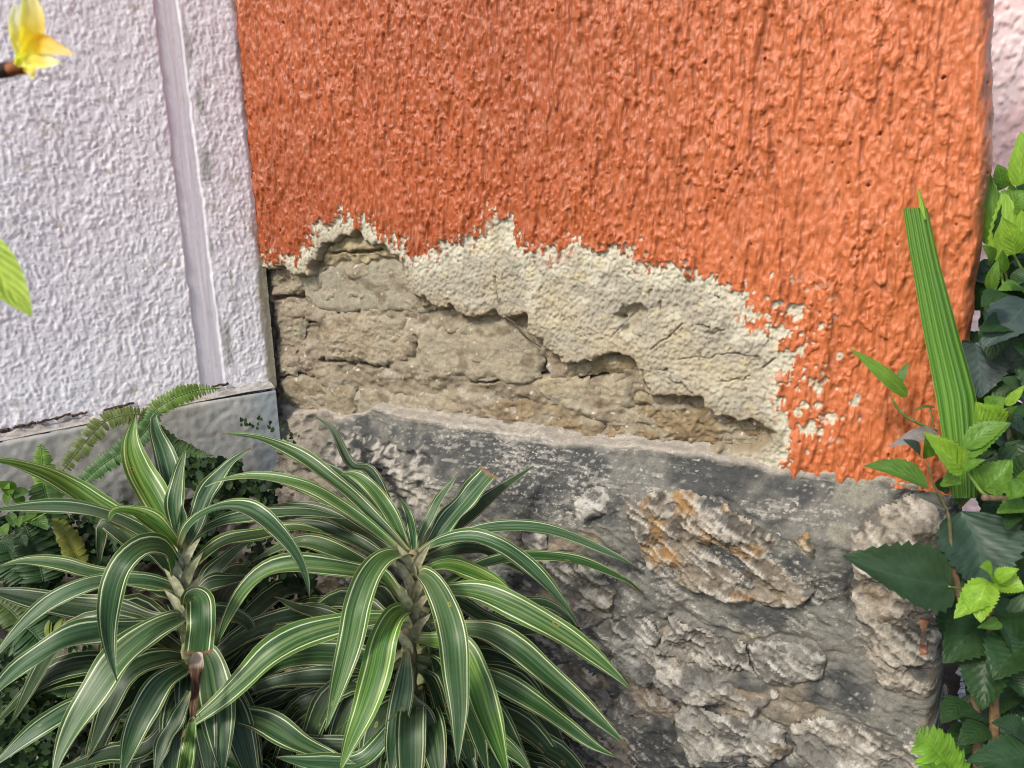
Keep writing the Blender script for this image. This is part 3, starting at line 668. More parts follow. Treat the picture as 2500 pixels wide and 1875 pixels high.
# ledge on top of the plinth
t = np.linspace(0, 1, 26); U6, T6 = np.meshgrid(np.arange(.004, PU, .003), t); s6 = U6.shape
tl6 = np.interp(U6, [min(top5[0], top5b[0]), max(top5[0], top5b[0])], [top5b[1], top5[1]] if top5b[0] < top5[0] else [top5[1], top5b[1]])
H6 = PD - .003 - T6 * (PD + .008); V6 = tl6 + .003 + T6 * .012 + grf(s6, .003, .008, .008, 136) * .0022 * sstep(.1, .5, T6) + grf(s6, .003, .02, .02, 137) * .002 * T6
c6 = lerp3(C3f((.40, .385, .36), s6), (.30, .27, .24), sstep(0, 1.2, grf(s6, .003, .012, .012, 138)))
c6 = lerp3(c6, (.60, .58, .60), .6 * sstep(.6, 1.4, grf(s6, .003, .008, .008, 139)) * sstep(.3, .8, T6))
sheet('plinth_ledge', LV, U6, V6, H6, c6, M_BRICK, lav)
e0, e1 = LV.pt(.004, -.20, PD), LV.pt(.004, top5b[1], PD)
slab('plinth_end', [LV.pt(.0045, -.2, PD - .0045), LV.pt(.0045, -.2, -.03), LV.pt(.0045, top5b[1] + .006, -.03), LV.pt(.0045, top5b[1] + .002, PD - .0045)], M_CEM, lav, (.33, .36, .37), .006 * LV.eu)
# rough footing below the plinth
U7, V7 = grid(-.02, PU, -.95, -.19, .005); s7 = U7.shape
H7 = .012 + np.abs(grf(s7, .005, .03, .022, 141)) * .018 + grf(s7, .005, .008, .008, 142) * .003 - .02 * sstep(-.22, -.19, V7) + .08 * np.clip(-.25 - V7, 0, 1)
c7 = lerp3(C3f((.16, .14, .115), s7), (.28, .25, .21), sstep(-.3, 1.2, grf(s7, .005, .03, .02, 143)))
c7 = lerp3(c7, (.07, .06, .05), .8 * sstep(.3, 1.3, grf(s7, .005, .02, .02, 144)))
sheet('footing', LV, U7, V7, H7, c7, M_STONE, lav)

# ------------------------------------------------------------------ pink wall seen past the orange corner
pk_o = P(2400, 300, 2.35); pk_n = nrm([-.25, -1, 0]); pk_u = nrm([1, -.25, 0])
PK = Plane([pk_o[0], pk_o[1], 0], pk_u, pk_n)
U8, V8 = grid(-.45, .75, .0, 2.6, .005); s8 = U8.shape
H8 = sstep(-.2, 1.2, grf(s8, .005, .0055, .011, 151)) * .007 + sstep(.6, 1.5, grf(s8, .005, .008, .010, 152)) * .004
c8 = lerp3(C3f((.84, .58, .55), s8), (.90, .70, .67), sstep(-1, 1, grf(s8, .005, .05, .05, 153)))
pink = sheet('pink_wall', PK, U8, V8, H8, c8, masonry('pink_stucco', 420, .08, .2, .001, rough=.6, spec=.4))
tag(pink, 'pink rough stucco wall behind the right end of the orange wall', 'wall', kind='thing')
#PLANTS#
# ------------------------------------------------------------------ plant materials
def leaf_shader(name, colour_fn, rough=.42, transl=.22, spec=.45, self_tint=False):
    m, nt, b = new_mat(name)
    uv = node(nt, 'ShaderNodeUVMap', uv_map='UVMap')
    sep = node(nt, 'ShaderNodeSeparateXYZ'); nt.links.new(uv.outputs[0], sep.inputs[0])
    oi = node(nt, 'ShaderNodeObjectInfo')
    c, hgt = colour_fn(nt, sep.outputs[0], sep.outputs[1], oi)
    if not self_tint: c = mixc(nt, 1.0, c, oi.outputs['Color'], 'MULTIPLY')
    nt.links.new(c, b.inputs['Base Color'])
    b.inputs['Roughness'].default_value = rough; b.inputs['Specular IOR Level'].default_value = spec
    if hgt is not None:
        bp = node(nt, 'ShaderNodeBump', i_Strength=.45, i_Distance=.0012)
        nt.links.new(hgt, bp.inputs['Height']); nt.links.new(bp.outputs[0], b.inputs['Normal'])
    tr = node(nt, 'ShaderNodeBsdfTranslucent')
    tcol = mixc(nt, 1.0, c, (1.3, 1.5, .55), 'MULTIPLY'); nt.links.new(tcol, tr.inputs['Color'])
    mx = node(nt, 'ShaderNodeMixShader'); mx.inputs[0].default_value = transl
    nt.links.new(b.outputs[0], mx.inputs[1]); nt.links.new(tr.outputs[0], mx.inputs[2])
    nt.links.new(mx.outputs[0], nt.nodes['Material Output'].inputs['Surface'])
    return m
def vec(nt, x, y, z):
    c = node(nt, 'ShaderNodeCombineXYZ')
    for i, q in enumerate((x, y, z)):
        if isinstance(q, (int, float)): c.inputs[i].default_value = q
        else: nt.links.new(q, c.inputs[i])
    return c.outputs[0]

def dracaena_cols(nt, x, y, oi):
    a = mathn(nt, 'ABSOLUTE', mathn(nt, 'SUBTRACT', mathn(nt, 'MULTIPLY', x, 2.0), 1.0))
    rnd = mathn(nt, 'MULTIPLY', oi.outputs['Random'], 37.0)
    nz = node(nt, 'ShaderNodeTexNoise', i_Scale=1.0, i_Detail=4.0, i_Roughness=.68)
    nt.links.new(vec(nt, mathn(nt, 'MULTIPLY', x, 12.0), mathn(nt, 'MULTIPLY', y, .8), rnd), nz.inputs['Vector'])
    nw = node(nt, 'ShaderNodeTexNoise', i_Scale=1.0, i_Detail=2.0)
    nt.links.new(vec(nt, mathn(nt, 'MULTIPLY', x, 2.0), mathn(nt, 'MULTIPLY', y, 3.0), mathn(nt, 'ADD', rnd, 5.0)), nw.inputs['Vector'])
    centre = ramp(nt, nz.outputs['Fac'], [(.34, (.010, .038, .010)), (.45, (.026, .078, .020)), (.54, (.062, .125, .042)), (.64, (.15, .205, .098))])
    aw = mathn(nt, 'ADD', mathn(nt, 'ADD', a, mathn(nt, 'MULTIPLY', mathn(nt, 'SUBTRACT', oi.outputs['Random'], .5), .14)), mathn(nt, 'MULTIPLY', mathn(nt, 'SUBTRACT', nw.outputs['Fac'], .5), .16))
    white = ramp(nt, aw, [(.685, (0, 0, 0)), (.715, (1, 1, 1)), (.75, (1, 1, 1)), (.785, (0, 0, 0))])
    margin = ramp(nt, aw, [(.74, (0, 0, 0)), (.80, (1, 1, 1))])
    edge = ramp(nt, a, [(.955, (0, 0, 0)), (.985, (1, 1, 1))])
    c = mixc(nt, margin, centre, (.042, .115, .016))
    c = mixc(nt, 1.0, c, oi.outputs['Color'], 'MULTIPLY')
    wc = mixc(nt, 1.0, (.70, .70, .52), mixc(nt, .75, (1., 1., 1.), mixc(nt, 1.0, oi.outputs['Color'], (1., 1., 1.), 'DARKEN')), 'MULTIPLY')  # white stripe dimmed along with dark tints, painting in the interior shade
    c = mixc(nt, white, c, wc)
    c = mixc(nt, edge, c, (.42, .44, .20))
    base = ramp(nt, y, [(.0, (1, 1, 1)), (.14, (0, 0, 0))])
    c = mixc(nt, mathn(nt, 'MULTIPLY', base, .65), c, (.42, .42, .20))
    # brown leaf spots with a yellow halo, toward the margins
    v = node(nt, 'ShaderNodeTexVoronoi', i_Scale=1.0, i_Randomness=1.0)
    nt.links.new(vec(nt, mathn(nt, 'MULTIPLY', x, 3.2), mathn(nt, 'MULTIPLY', y, 13.0), rnd), v.inputs['Vector'])
    sel = mathn(nt, 'GREATER_THAN', node_sep(nt, v.outputs['Color']), .945)
    dd = v.outputs['Distance']
    halo = mathn(nt, 'MULTIPLY', sel, ramp(nt, dd, [(.12, (1, 1, 1)), (.24, (0, 0, 0))]))
    core = mathn(nt, 'MULTIPLY', sel, ramp(nt, dd, [(.12, (1, 1, 1)), (.15, (0, 0, 0))]))
    c = mixc(nt, mathn(nt, 'MULTIPLY', halo, .75), c, (.42, .40, .05))
    c = mixc(nt, core, c, (.10, .045, .018))
    tipf = mathn(nt, 'MULTIPLY', ramp(nt, mathn(nt, 'ADD', y, mathn(nt, 'MULTIPLY', mathn(nt, 'SUBTRACT', nw.outputs['Fac'], .5), .06)), [(.955, (0, 0, 0)), (.98, (1, 1, 1))]), mathn(nt, 'GREATER_THAN', mathn(nt, 'FRACT', mathn(nt, 'MULTIPLY', oi.outputs['Random'], 13.7)), .45))
    c = mixc(nt, tipf, c, (.20, .11, .045))
    # thin dust film
    dn = node(nt, 'ShaderNodeTexNoise', i_Scale=9.0, i_Detail=5.0, i_Roughness=.7)
    tc = node(nt, 'ShaderNodeTexCoord'); nt.links.new(tc.outputs['Object'], dn.inputs['Vector'])
    c = mixc(nt, ramp(nt, dn.outputs['Fac'], [(.52, (0, 0, 0)), (.8, (.16, .16, .16))]), c, (.30, .31, .27))
    return c, nz.outputs['Fac']
def node_sep(nt, col):
    s = node(nt, 'ShaderNodeSeparateColor'); nt.links.new(col, s.inputs[0]); return s.outputs[0]
M_DRAC = leaf_shader('variegated_leaf', dracaena_cols, .46, .14, .4, self_tint=True)

def broad_cols(nt, x, y, oi):
    a = mathn(nt, 'ABSOLUTE', mathn(nt, 'SUBTRACT', mathn(nt, 'MULTIPLY', x, 2.0), 1.0))
    nz = node(nt, 'ShaderNodeTexNoise', i_Scale=1.0, i_Detail=3.0)
    nt.links.new(vec(nt, mathn(nt, 'MULTIPLY', x, 5.0), mathn(nt, 'MULTIPLY', y, 5.0), mathn(nt, 'MULTIPLY', oi.outputs['Random'], 19.0)), nz.inputs['Vector'])
    ph = mathn(nt, 'SUBTRACT', mathn(nt, 'MULTIPLY', y, 7.0), mathn(nt, 'MULTIPLY', a, 2.6))
    rib = mathn(nt, 'ADD', mathn(nt, 'MULTIPLY', mathn(nt, 'COSINE', mathn(nt, 'MULTIPLY', ph, 6.2832)), -.25), .25)
    vein = ramp(nt, rib, [(.0, (1, 1, 1)), (.04, (0, 0, 0))])
    midr = ramp(nt, a, [(.015, (1, 1, 1)), (.05, (0, 0, 0))])
    c = ramp(nt, nz.outputs['Fac'], [(.3, (.75, .75, .75)), (.7, (1.15, 1.15, 1.15))])
    c = mixc(nt, mathn(nt, 'MULTIPLY', mathn(nt, 'MAXIMUM', mathn(nt, 'MULTIPLY', vein, .35), mathn(nt, 'MULTIPLY', midr, .7)), .6), c, (1.7, 1.6, 1.5))
    tc = node(nt, 'ShaderNodeTexCoord')
    dn = node(nt, 'ShaderNodeTexNoise', i_Scale=26.0, i_Detail=5.0, i_Roughness=.7); nt.links.new(tc.outputs['Object'], dn.inputs['Vector'])
    h = mathn(nt, 'ADD', mathn(nt, 'MULTIPLY', rib, 1.5), mathn(nt, 'MULTIPLY', nz.outputs['Fac'], .5))
    return c, h
M_BROAD = leaf_shader('broad_leaf', broad_cols, .46, .32, .42)
def plain_cols(nt, x, y, oi):
    nz = node(nt, 'ShaderNodeTexNoise', i_Scale=60.0, i_Detail=3.0)
    tc = node(nt, 'ShaderNodeTexCoord'); nt.links.new(tc.outputs['Object'], nz.inputs['Vector'])
    return ramp(nt, nz.outputs['Fac'], [(.3, (.65, .65, .65)), (.7, (1.25, 1.25, 1.25))]), None
M_PLAIN = leaf_shader('fern_leaf', plain_cols, .5, .25)
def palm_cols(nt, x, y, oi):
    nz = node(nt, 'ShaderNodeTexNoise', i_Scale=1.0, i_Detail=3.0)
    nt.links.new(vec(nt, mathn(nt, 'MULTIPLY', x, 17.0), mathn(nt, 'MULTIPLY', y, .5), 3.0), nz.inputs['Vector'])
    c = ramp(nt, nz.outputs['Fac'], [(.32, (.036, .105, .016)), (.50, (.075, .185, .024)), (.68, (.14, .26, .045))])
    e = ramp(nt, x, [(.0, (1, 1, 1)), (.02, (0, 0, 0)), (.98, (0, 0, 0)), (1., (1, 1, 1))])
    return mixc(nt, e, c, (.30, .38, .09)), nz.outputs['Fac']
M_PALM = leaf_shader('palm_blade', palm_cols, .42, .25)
def stem_cols(nt, x, y, oi):
    nz = node(nt, 'ShaderNodeTexNoise', i_Scale=120.0, i_Detail=4.0)
    tc = node(nt, 'ShaderNodeTexCoord'); nt.links.new(tc.outputs['Object'], nz.inputs['Vector'])
    return ramp(nt, nz.outputs['Fac'], [(.3, (.6, .6, .6)), (.7, (1.3, 1.3, 1.3))]), nz.outputs['Fac']
M_STEM = leaf_shader('stem_bark', stem_cols, .7, .0, .25)
def dry_cols(nt, x, y, oi):
    nz = node(nt, 'ShaderNodeTexNoise', i_Scale=1.0, i_Detail=4.0)
    nt.links.new(vec(nt, mathn(nt, 'MULTIPLY', x, 9.0), mathn(nt, 'MULTIPLY', y, 3.0), 1.0), nz.inputs['Vector'])
    c = ramp(nt, nz.outputs['Fac'], [(.3, (.035, .018, .010)), (.55, (.10, .055, .032)), (.72, (.26, .18, .12))])
    return mixc(nt, ramp(nt, y, [(.0, (1, 1, 1)), (.12, (.8, .8, .8)), (.26, (0, 0, 0))]), c, (.50, .42, .36)), nz.outputs['Fac']
M_DRY = leaf_shader('dry_leaf', dry_cols, .8, .05, .2)
def petal_cols(nt, x, y, oi):
    return ramp(nt, y, [(.0, (.80, .72, .15)), (.4, (.95, .72, .08)), (1., (.98, .92, .55))]), None
M_PETAL = leaf_shader('petal', petal_cols, .5, .45)

# ------------------------------------------------------------------ leaf builders
def strap(name, pts, w_px, d, mat, parent, tint=(1, 1, 1), hint=None, fold=.18, wave=.010, blunt=False, n=30, m=9, prof=None, waves=2.2, seed=0, base_w=.42, twist=0.):
    """strap leaf along a centre line given in photo pixels with depths d=(base,...,tip)"""
    r = random.Random(seed)
    pts = np.array(pts, float); dd = np.interp(np.linspace(0, 1, len(pts)), np.linspace(0, 1, len(d)), d)
    p3 = np.array([P(x, y, q) for (x, y), q in zip(pts, dd)])
    c = catmull(p3, n); t = np.gradient(c, axis=0); t /= np.linalg.norm(t, axis=1)[:, None]
    s = np.linspace(0, 1, n)
    wm = w_px / F * float(np.mean(d)) * .5
    if prof is None:
        pr = base_w + (1 - base_w) * np.sin(np.clip(s / .48, 0, 1) * math.pi / 2) ** 1.2
        tip = np.clip((1 - s) / .52, 0, 1); pr = pr * (np.sin(tip * math.pi / 2) ** .95)
        if blunt: pr = base_w + (1 - base_w) * np.sin(np.clip(s / .5, 0, 1) * math.pi / 2)
    else: pr = np.interp(s, np.linspace(0, 1, len(prof)), prof)
    hint0 = nrm(hint) if hint is not None else None
    x = np.linspace(-1, 1, m); vs = []; uv = []
    p1, p2, pm = r.uniform(0, 6.28), r.uniform(0, 6.28), r.uniform(.8, 1.25)
    for i in range(n):
        if hint0 is None:
            hh = nrm(nrm(CAM - c[i]) * .75 + np.array([0, 0, .85]))
        else: hh = hint0
        N = hh - np.dot(hh, t[i]) * t[i]; N = nrm(N); S = np.cross(t[i], N)
        if twist:
            a = twist * s[i]; S, N = S * math.cos(a) + N * math.sin(a), N * math.cos(a) - S * math.sin(a)
        env = math.sin(math.pi * min(1, s[i] * 1.05)) ** .7 if s[i] < .95 else .3
        fo = fold + .75 * max(0., 1 - s[i] / .16)
        for k in range(m):
            ax = abs(x[k])
            wav = wave * env * ax ** 2 * math.sin(waves * pm * 6.28 * s[i] + (p1 if x[k] < 0 else p2))
            rip = .0006 * math.cos(x[k] * 14)
            vs.append(c[i] + S * x[k] * wm * pr[i] * (1 - .35 * fo * ax) + N * (fo * wm * pr[i] * (ax ** 1.6) + wav + rip)); uv.append(((x[k] + 1) / 2, s[i]))
    o = mesh_np(name, vs, grid_faces(n, m), mat, parent, uv=uv)
    o.color = (*tint, 1); return o

def ovate(name, base, tip, w_px, d, parent, tint, mat=None, serr=0., droop=.10, fold=.25, n=22, m=9, hint=None, seed=0, notch=0., peak=.36):
    """broad serrated leaf from its base to its tip"""
    r = random.Random(seed)
    b, t_ = P(*base, d[0]), P(*tip, d[1]); L = np.linalg.norm(t_ - b); t = (t_ - b) / L
    hh = nrm(hint) if hint is not None else nrm(nrm(CAM - b) * .8 + np.array([0, 0, .5]) + np.array([r.uniform(-.3, .3), 0, r.uniform(-.2, .2)]))
    N = nrm(hh - np.dot(hh, t) * t); S = np.cross(t, N)
    wm = w_px / F * np.mean(d) * .5
    s = np.linspace(0, 1, n); x = np.linspace(-1, 1, m); vs = []; uv = []
    bend = r.uniform(-.08, .08)
    for i in range(n):
        pr = math.sin(math.pi * s[i] ** (math.log(.5) / math.log(peak))) ** .85 if 0 < s[i] < 1 else 0.02
        if serr and .15 < s[i] < .97: pr *= 1 + serr * (1 if i % 2 else -1) * (.6 + .8 * s[i])
        for k in range(m):
            ax = abs(x[k]); sg = s[i] - serr * .35 * ax * (1 if i % 2 else 0) / n * 6
            arch = droop * L * math.sin(math.pi * s[i]) * .9
            vs.append(b + t * L * sg + S * (x[k] * wm * pr + bend * L * math.sin(math.pi * s[i])) + N * (arch + fold * wm * pr * ax ** 1.3 + .03 * wm * math.sin(9 * s[i] + 3 * x[k] + seed))); uv.append(((x[k] + 1) / 2, s[i]))
    o = mesh_np(name, vs, grid_faces(n, m), mat or M_BROAD, parent, uv=uv)
    o.color = (*tint, 1); return o

def stem(name, px, r0, r1, d, parent, tint, n=14, seg=8, rings=0.):
    dd = np.interp(np.linspace(0, 1, len(px)), np.linspace(0, 1, len(d)), d)
    c = catmull([P(x, y, q) for (x, y), q in zip(px, dd)], n)
    rad = np.linspace(r0, r1, n) * (1 + rings * np.where(np.arange(n) % 2, 1, -1))
    o = tube(name, c, rad, M_STEM, parent, seg); o.color = (*tint, 1); return o

# ------------------------------------------------------------------ dracaenas
def foot(px, py, d):
    p = P(px, py, d); return np.array([p[0], p[1], G_Z])
A = empty('dracaena', foot(440, 1600, 1.26), 'variegated dracaena with a torn brown drooping leaf, below the lavender wall', 'plant', 'striped dracaenas'); 
B = empty('dracaena', foot(1010, 1600, 1.24), 'variegated dracaena with a blunt cut leaf, in front of the stone foundation', 'plant', 'striped dracaenas')
G0 = (1, 1, .95); GL = (1.35, 1.3, .95); GY_ = (1.75, 1.75, .75); GD = (.42, .46, .42); GS = (.95, 1.0, 1.15)  # GD darkens the leaf colour for shade inside the plants
LB = [  # crop-5 centre lines from the stem outwards: points, width, depths, tint
    ([(890, 720), (820, 640), (740, 560), (640, 462), (540, 385), (400, 285), (260, 222), (140, 200), (68, 198)], 82, (1.25, 1.30, 1.38), G0),
    ([(870, 730), (830, 690), (720, 600), (600, 512), (480, 440), (350, 402), (200, 384), (70, 398), (0, 428)], 74, (1.24, 1.22, 1.25), GL),
    ([(895, 720), (880, 690), (835, 590), (780, 500), (720, 425), (650, 375), (580, 372)], 78, (1.26, 1.28, 1.33), GL),
    ([(880, 720), (800, 620), (720, 510), (640, 420), (560, 350), (470, 312)], 66, (1.29, 1.35, 1.42), G0),
    ([(910, 730), (915, 690), (908, 620), (888, 540), (848, 470)], 46, (1.25, 1.25), G0),
    ([(915, 720), (945, 650), (990, 550), (1050, 450), (1112, 365)], 50, (1.26, 1.30), G0),
    ([(960, 720), (1010, 655), (1090, 555), (1180, 450), (1250, 368)], 118, (1.27, 1.33), GS, 'blunt'),
    ([(960, 730), (1020, 680), (1110, 590), (1220, 500), (1330, 412), (1442, 335)], 76, (1.29, 1.38), GD),
    ([(930, 740), (1020, 690), (1160, 625), (1300, 605), (1480, 612), (1620, 650), (1760, 712), (1860, 762), (1902, 792)], 66, (1.27, 1.30, 1.34), GS),
    ([(930, 730), (985, 690), (1060, 660), (1180, 652), (1300, 692), (1400, 762), (1500, 860), (1580, 952), (1638, 1042)], 92, (1.24, 1.18, 1.20), GS),
    ([(930, 850), (1040, 850), (1130, 800), (1250, 760), (1400, 728), (1560, 738), (1700, 772), (1840, 832), (1900, 878), (1932, 916)], 62, (1.26, 1.30, 1.34), (.9, .95, .75)),
    ([(920, 900), (1060, 882), (1200, 892), (1350, 950), (1500, 1032), (1650, 1130), (1780, 1232), (1877, 1327)], 128, (1.22, 1.15, 1.14), GL),
    ([(910, 1050), (1130, 1052), (1250, 1072), (1370, 1142), (1500, 1252), (1640, 1372), (1760, 1480), (1857, 1567)], 128, (1.22, 1.17, 1.15), G0),
    ([(900, 1180), (1180, 1242), (1300, 1290), (1450, 1380), (1580, 1470), (1700, 1560), (1812, 1617)], 108, (1.22, 1.18, 1.17), (.95, 1.0, .85)),
    ([(925, 830), (950, 812), (1000, 855), (1052, 960), (1088, 1100), (1100, 1250), (1112, 1400), (1110, 1550), (1106, 1655)], 138, (1.20, 1.08, 1.05), G0),
    ([(890, 740), (850, 722), (785, 740), (722, 820), (672, 950), (640, 1100), (600, 1250), (562, 1380), (526, 1503)], 138, (1.21, 1.10, 1.06), GL),
    ([(890, 990), (868, 972), (825, 1005), (780, 1100), (748, 1250), (700, 1400), (640, 1540), (585, 1690)], 146, (1.20, 1.10, 1.05), GY_),
    ([(885, 1150), (872, 1300), (845, 1450), (825, 1600), (815, 1720)], 116, (1.19, 1.12), GS),
    ([(905, 1100), (1100, 1130), (1180, 1260), (1230, 1420), (1285, 1570), (1335, 1720)], 158, (1.20, 1.12, 1.10), GY_),
    ([(905, 1030), (960, 1045), (1000, 1120), (1015, 1220), (1030, 1300)], 66, (1.21, 1.19), GD),
    ([(905, 1215), (975, 1255), (1030, 1370), (1065, 1520), (1080, 1700)], 92, (1.21, 1.20), GD),
    ([(930, 900), (1100, 930), (1220, 1000), (1330, 1050), (1450, 1060), (1560, 1050)], 84, (1.28, 1.32), GD),
    ([(930, 960), (1200, 1060), (1330, 965), (1480, 935), (1600, 1010), (1630, 1080)], 76, (1.30, 1.36), GD),
    ([(930, 800), (1050, 770), (1160, 795), (1280, 855), (1372, 925)], 92, (1.25, 1.27), GY_),
    ([(920, 780), (1000, 730), (1150, 700), (1260, 720), (1400, 800), (1440, 840)], 70, (1.33, 1.40), GD),
    ([(900, 1250), (1100, 1180), (1250, 1170), (1400, 1260), (1500, 1350)], 90, (1.30, 1.33), GD),
    ([(900, 1330), (1200, 1330), (1350, 1420), (1480, 1500), (1535, 1560)], 60, (1.30, 1.36), GD),
    ([(900, 1350), (1030, 1500), (1140, 1600), (1200, 1720)], 100, (1.20, 1.16), GD),
    ([(900, 1350), (960, 1430), (1000, 1560), (1010, 1700)], 90, (1.18, 1.14), GD),
    ([(900, 1400), (1230, 1520), (1360, 1600), (1440, 1700)], 120, (1.20, 1.16), GL),
    # leaves running left, in front of the other plant's foot
    ([(880, 950), (770, 810), (690, 800), (560, 780), (400, 772), (270, 800), (170, 880), (100, 1000), (40, 1150)], 108, (1.24, 1.20, 1.20), GL),
    ([(880, 1020), (760, 1010), (600, 1030), (430, 1080), (290, 1160), (180, 1260), (60, 1370), (-60, 1470), (-110, 1540)], 146, (1.20, 1.12, 1.10), GL),
    ([(880, 1080), (700, 1060), (560, 1010), (420, 960), (300, 910)], 100, (1.26, 1.30), GD),
    ([(880, 800), (700, 690), (600, 640), (480, 600), (330, 590), (250, 610)], 80, (1.34, 1.42), GD),
    ([(880, 900), (680, 760), (560, 700), (440, 670), (330, 690), (200, 760)], 84, (1.32, 1.36), (.85, .9, .6)),
    ([(880, 1150), (700, 1270), (540, 1260), (380, 1270), (230, 1310), (110, 1390)], 96, (1.24, 1.22), GD),
    ([(880, 1200), (600, 1330), (420, 1330), (300, 1380), (180, 1400)], 74, (1.27, 1.28), GD),
    ([(880, 1300), (640, 1410), (480, 1440), (380, 1520)], 100, (1.24, 1.22), GD),
    ([(880, 1350), (760, 1560), (640, 1580), (480, 1570), (330, 1520), (220, 1450), (110, 1405)], 116, (1.20, 1.18), GD),
    ([(880, 1400), (700, 1620), (500, 1640), (300, 1610)], 110, (1.16, 1.12), GS),
    ([(890, 760), (700, 640), (560, 560), (420, 520), (280, 520), (150, 545)], 74, (1.36, 1.44), GD),
    ([(890, 740), (650, 560), (500, 460), (330, 400), (180, 400), (90, 390)], 66, (1.40, 1.50), GD),
    ([(890, 730), (740, 380), (640, 330), (560, 180), (470, 112)], 58, (1.50, 1.58), GD),
]
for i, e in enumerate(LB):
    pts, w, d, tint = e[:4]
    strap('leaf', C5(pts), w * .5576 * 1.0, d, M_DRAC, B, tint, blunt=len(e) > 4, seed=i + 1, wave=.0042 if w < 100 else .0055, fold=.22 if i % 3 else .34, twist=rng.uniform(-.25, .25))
LA = [
    ([(735, 740), (700, 650), (640, 540), (575, 420), (545, 310), (562, 188)], 138, (1.22, 1.26, 1.30), GY_),
    ([(745, 740), (725, 600), (705, 450), (680, 350), (645, 255), (642, 195), (690, 180)], 98, (1.28, 1.34), GS),
    ([(740, 750), (738, 670), (725, 560), (742, 450), (772, 328)], 82, (1.21, 1.24), G0),
    ([(735, 760), (760, 640), (755, 560)], 50, (1.20, 1.20), G0),
    ([(730, 770), (690, 740), (550, 650), (400, 570), (300, 500), (200, 440), (100, 405), (0, 385), (-120, 385)], 112, (1.22, 1.18, 1.10), GY_),
    ([(730, 780), (690, 740), (550, 652), (430, 605), (300, 580), (150, 575), (0, 585), (-130, 610)], 86, (1.22, 1.16, 1.08), GS),
    ([(735, 760), (715, 715), (640, 645), (560, 600), (480, 592), (445, 640)], 96, (1.20, 1.13), GY_),
    ([(760, 760), (800, 680), (830, 590), (870, 500), (950, 400), (1042, 328)], 92, (1.24, 1.34), GS),
    ([(745, 760), (785, 650), (860, 592), (960, 572), (1060, 600), (1160, 682), (1230, 770), (1270, 862), (1286, 965)], 90, (1.20, 1.10, 1.08), GS),
    ([(760, 790), (800, 700), (900, 645), (1000, 620), (1150, 600), (1300, 600), (1450, 625)], 72, (1.28, 1.32), G0),
    ([(760, 900), (790, 830), (850, 770), (950, 712), (1100, 682), (1250, 662), (1380, 690)], 78, (1.22, 1.24), (1.1, 1.0, .5)),
    ([(740, 900), (720, 800), (680, 742), (600, 740), (520, 800), (470, 900), (448, 1050), (458, 1180), (486, 1303)], 116, (1.19, 1.08, 1.05), G0),
    ([(760, 930), (640, 905), (450, 862), (350, 840), (250, 812), (100, 800), (-30, 828)], 80, (1.23, 1.22), (1., 1., .8)),
    ([(765, 945), (700, 905), (600, 882), (450, 882), (350, 900), (220, 962), (100, 1062), (0, 1170), (-60, 1240)], 92, (1.20, 1.12, 1.06), GS),
    ([(765, 1040), (620, 1050), (450, 1012), (300, 992), (150, 962), (0, 930), (-80, 915)], 140, (1.26, 1.24), GD),
    ([(765, 1080), (600, 1082), (400, 1102), (250, 1142), (100, 1232), (0, 1322), (-90, 1420)], 146, (1.22, 1.14, 1.08), GS),
    ([(770, 1050), (740, 1040), (640, 1082), (500, 1202), (400, 1332), (310, 1482), (250, 1602), (215, 1710)], 164, (1.19, 1.08, 1.02), G0),
    ([(780, 1230), (760, 1245), (680, 1302), (600, 1422), (545, 1552), (500, 1700)], 124, (1.19, 1.12, 1.08), G0),
    ([(800, 1150), (860, 1202), (890, 1332), (905, 1452), (925, 1700)], 168, (1.19, 1.15, 1.10), G0),
    ([(775, 930), (650, 760), (560, 730), (440, 640), (420, 720), (410, 830)], 84, (1.30, 1.33), GD),
    ([(780, 1250), (600, 1300), (470, 1385), (380, 1480)], 76, (1.24, 1.25), GD),
    ([(780, 1300), (600, 1420), (470, 1440), (330, 1470)], 80, (1.25, 1.25), GD),
    ([(780, 1330), (480, 1400), (330, 1402), (200, 1470), (100, 1540), (0, 1625), (-60, 1680)], 112, (1.18, 1.10, 1.06), GS),
    ([(780, 1350), (620, 1570), (450, 1600), (330, 1640), (200, 1680)], 90, (1.16, 1.10), GD),
    ([(790, 1340), (740, 1450), (680, 1560), (640, 1700)], 84, (1.14, 1.08), GD),
    ([(790, 960), (850, 880), (930, 800), (1000, 740), (1040, 720)], 84, (1.28, 1.32), GD),
    ([(780, 1000), (860, 900), (950, 880), (1060, 860)], 80, (1.26, 1.30), GD),
    ([(780, 1000), (900, 1010), (1020, 1050), (1060, 1130)], 80, (1.25, 1.27), GD),
    ([(790, 1100), (900, 1200), (1050, 1110), (1200, 1070), (1290, 1060)], 80, (1.25, 1.27), (1., .95, .6)),
    ([(780, 1150), (660, 1150), (600, 1180), (720, 1250)], 80, (1.26, 1.28), GD),
    ([(760, 980), (650, 920), (540, 910)], 60, (1.24, 1.26), G0),
    ([(760, 900), (700, 820), (600, 700), (540, 690), (540, 760)], 70, (1.30, 1.34), GD),
    ([(790, 1200), (700, 1350), (640, 1500), (560, 1650), (540, 1720)], 90, (1.20, 1.16), GD),
    ([(790, 1400), (860, 1550), (980, 1640), (1100, 1700)], 100, (1.18, 1.14), GD),
    ([(790, 1300), (950, 1420), (1100, 1470), (1250, 1560), (1400, 1620), (1480, 1640)], 116, (1.18, 1.16, 1.14), G0),
]
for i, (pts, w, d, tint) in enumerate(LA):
    strap('leaf', C4(pts), w * .588 * 1.0, d, M_DRAC, A, tint, seed=i + 71, wave=.0042 if w < 100 else .0055, fold=.22 if i % 3 else .34, twist=rng.uniform(-.25, .25))
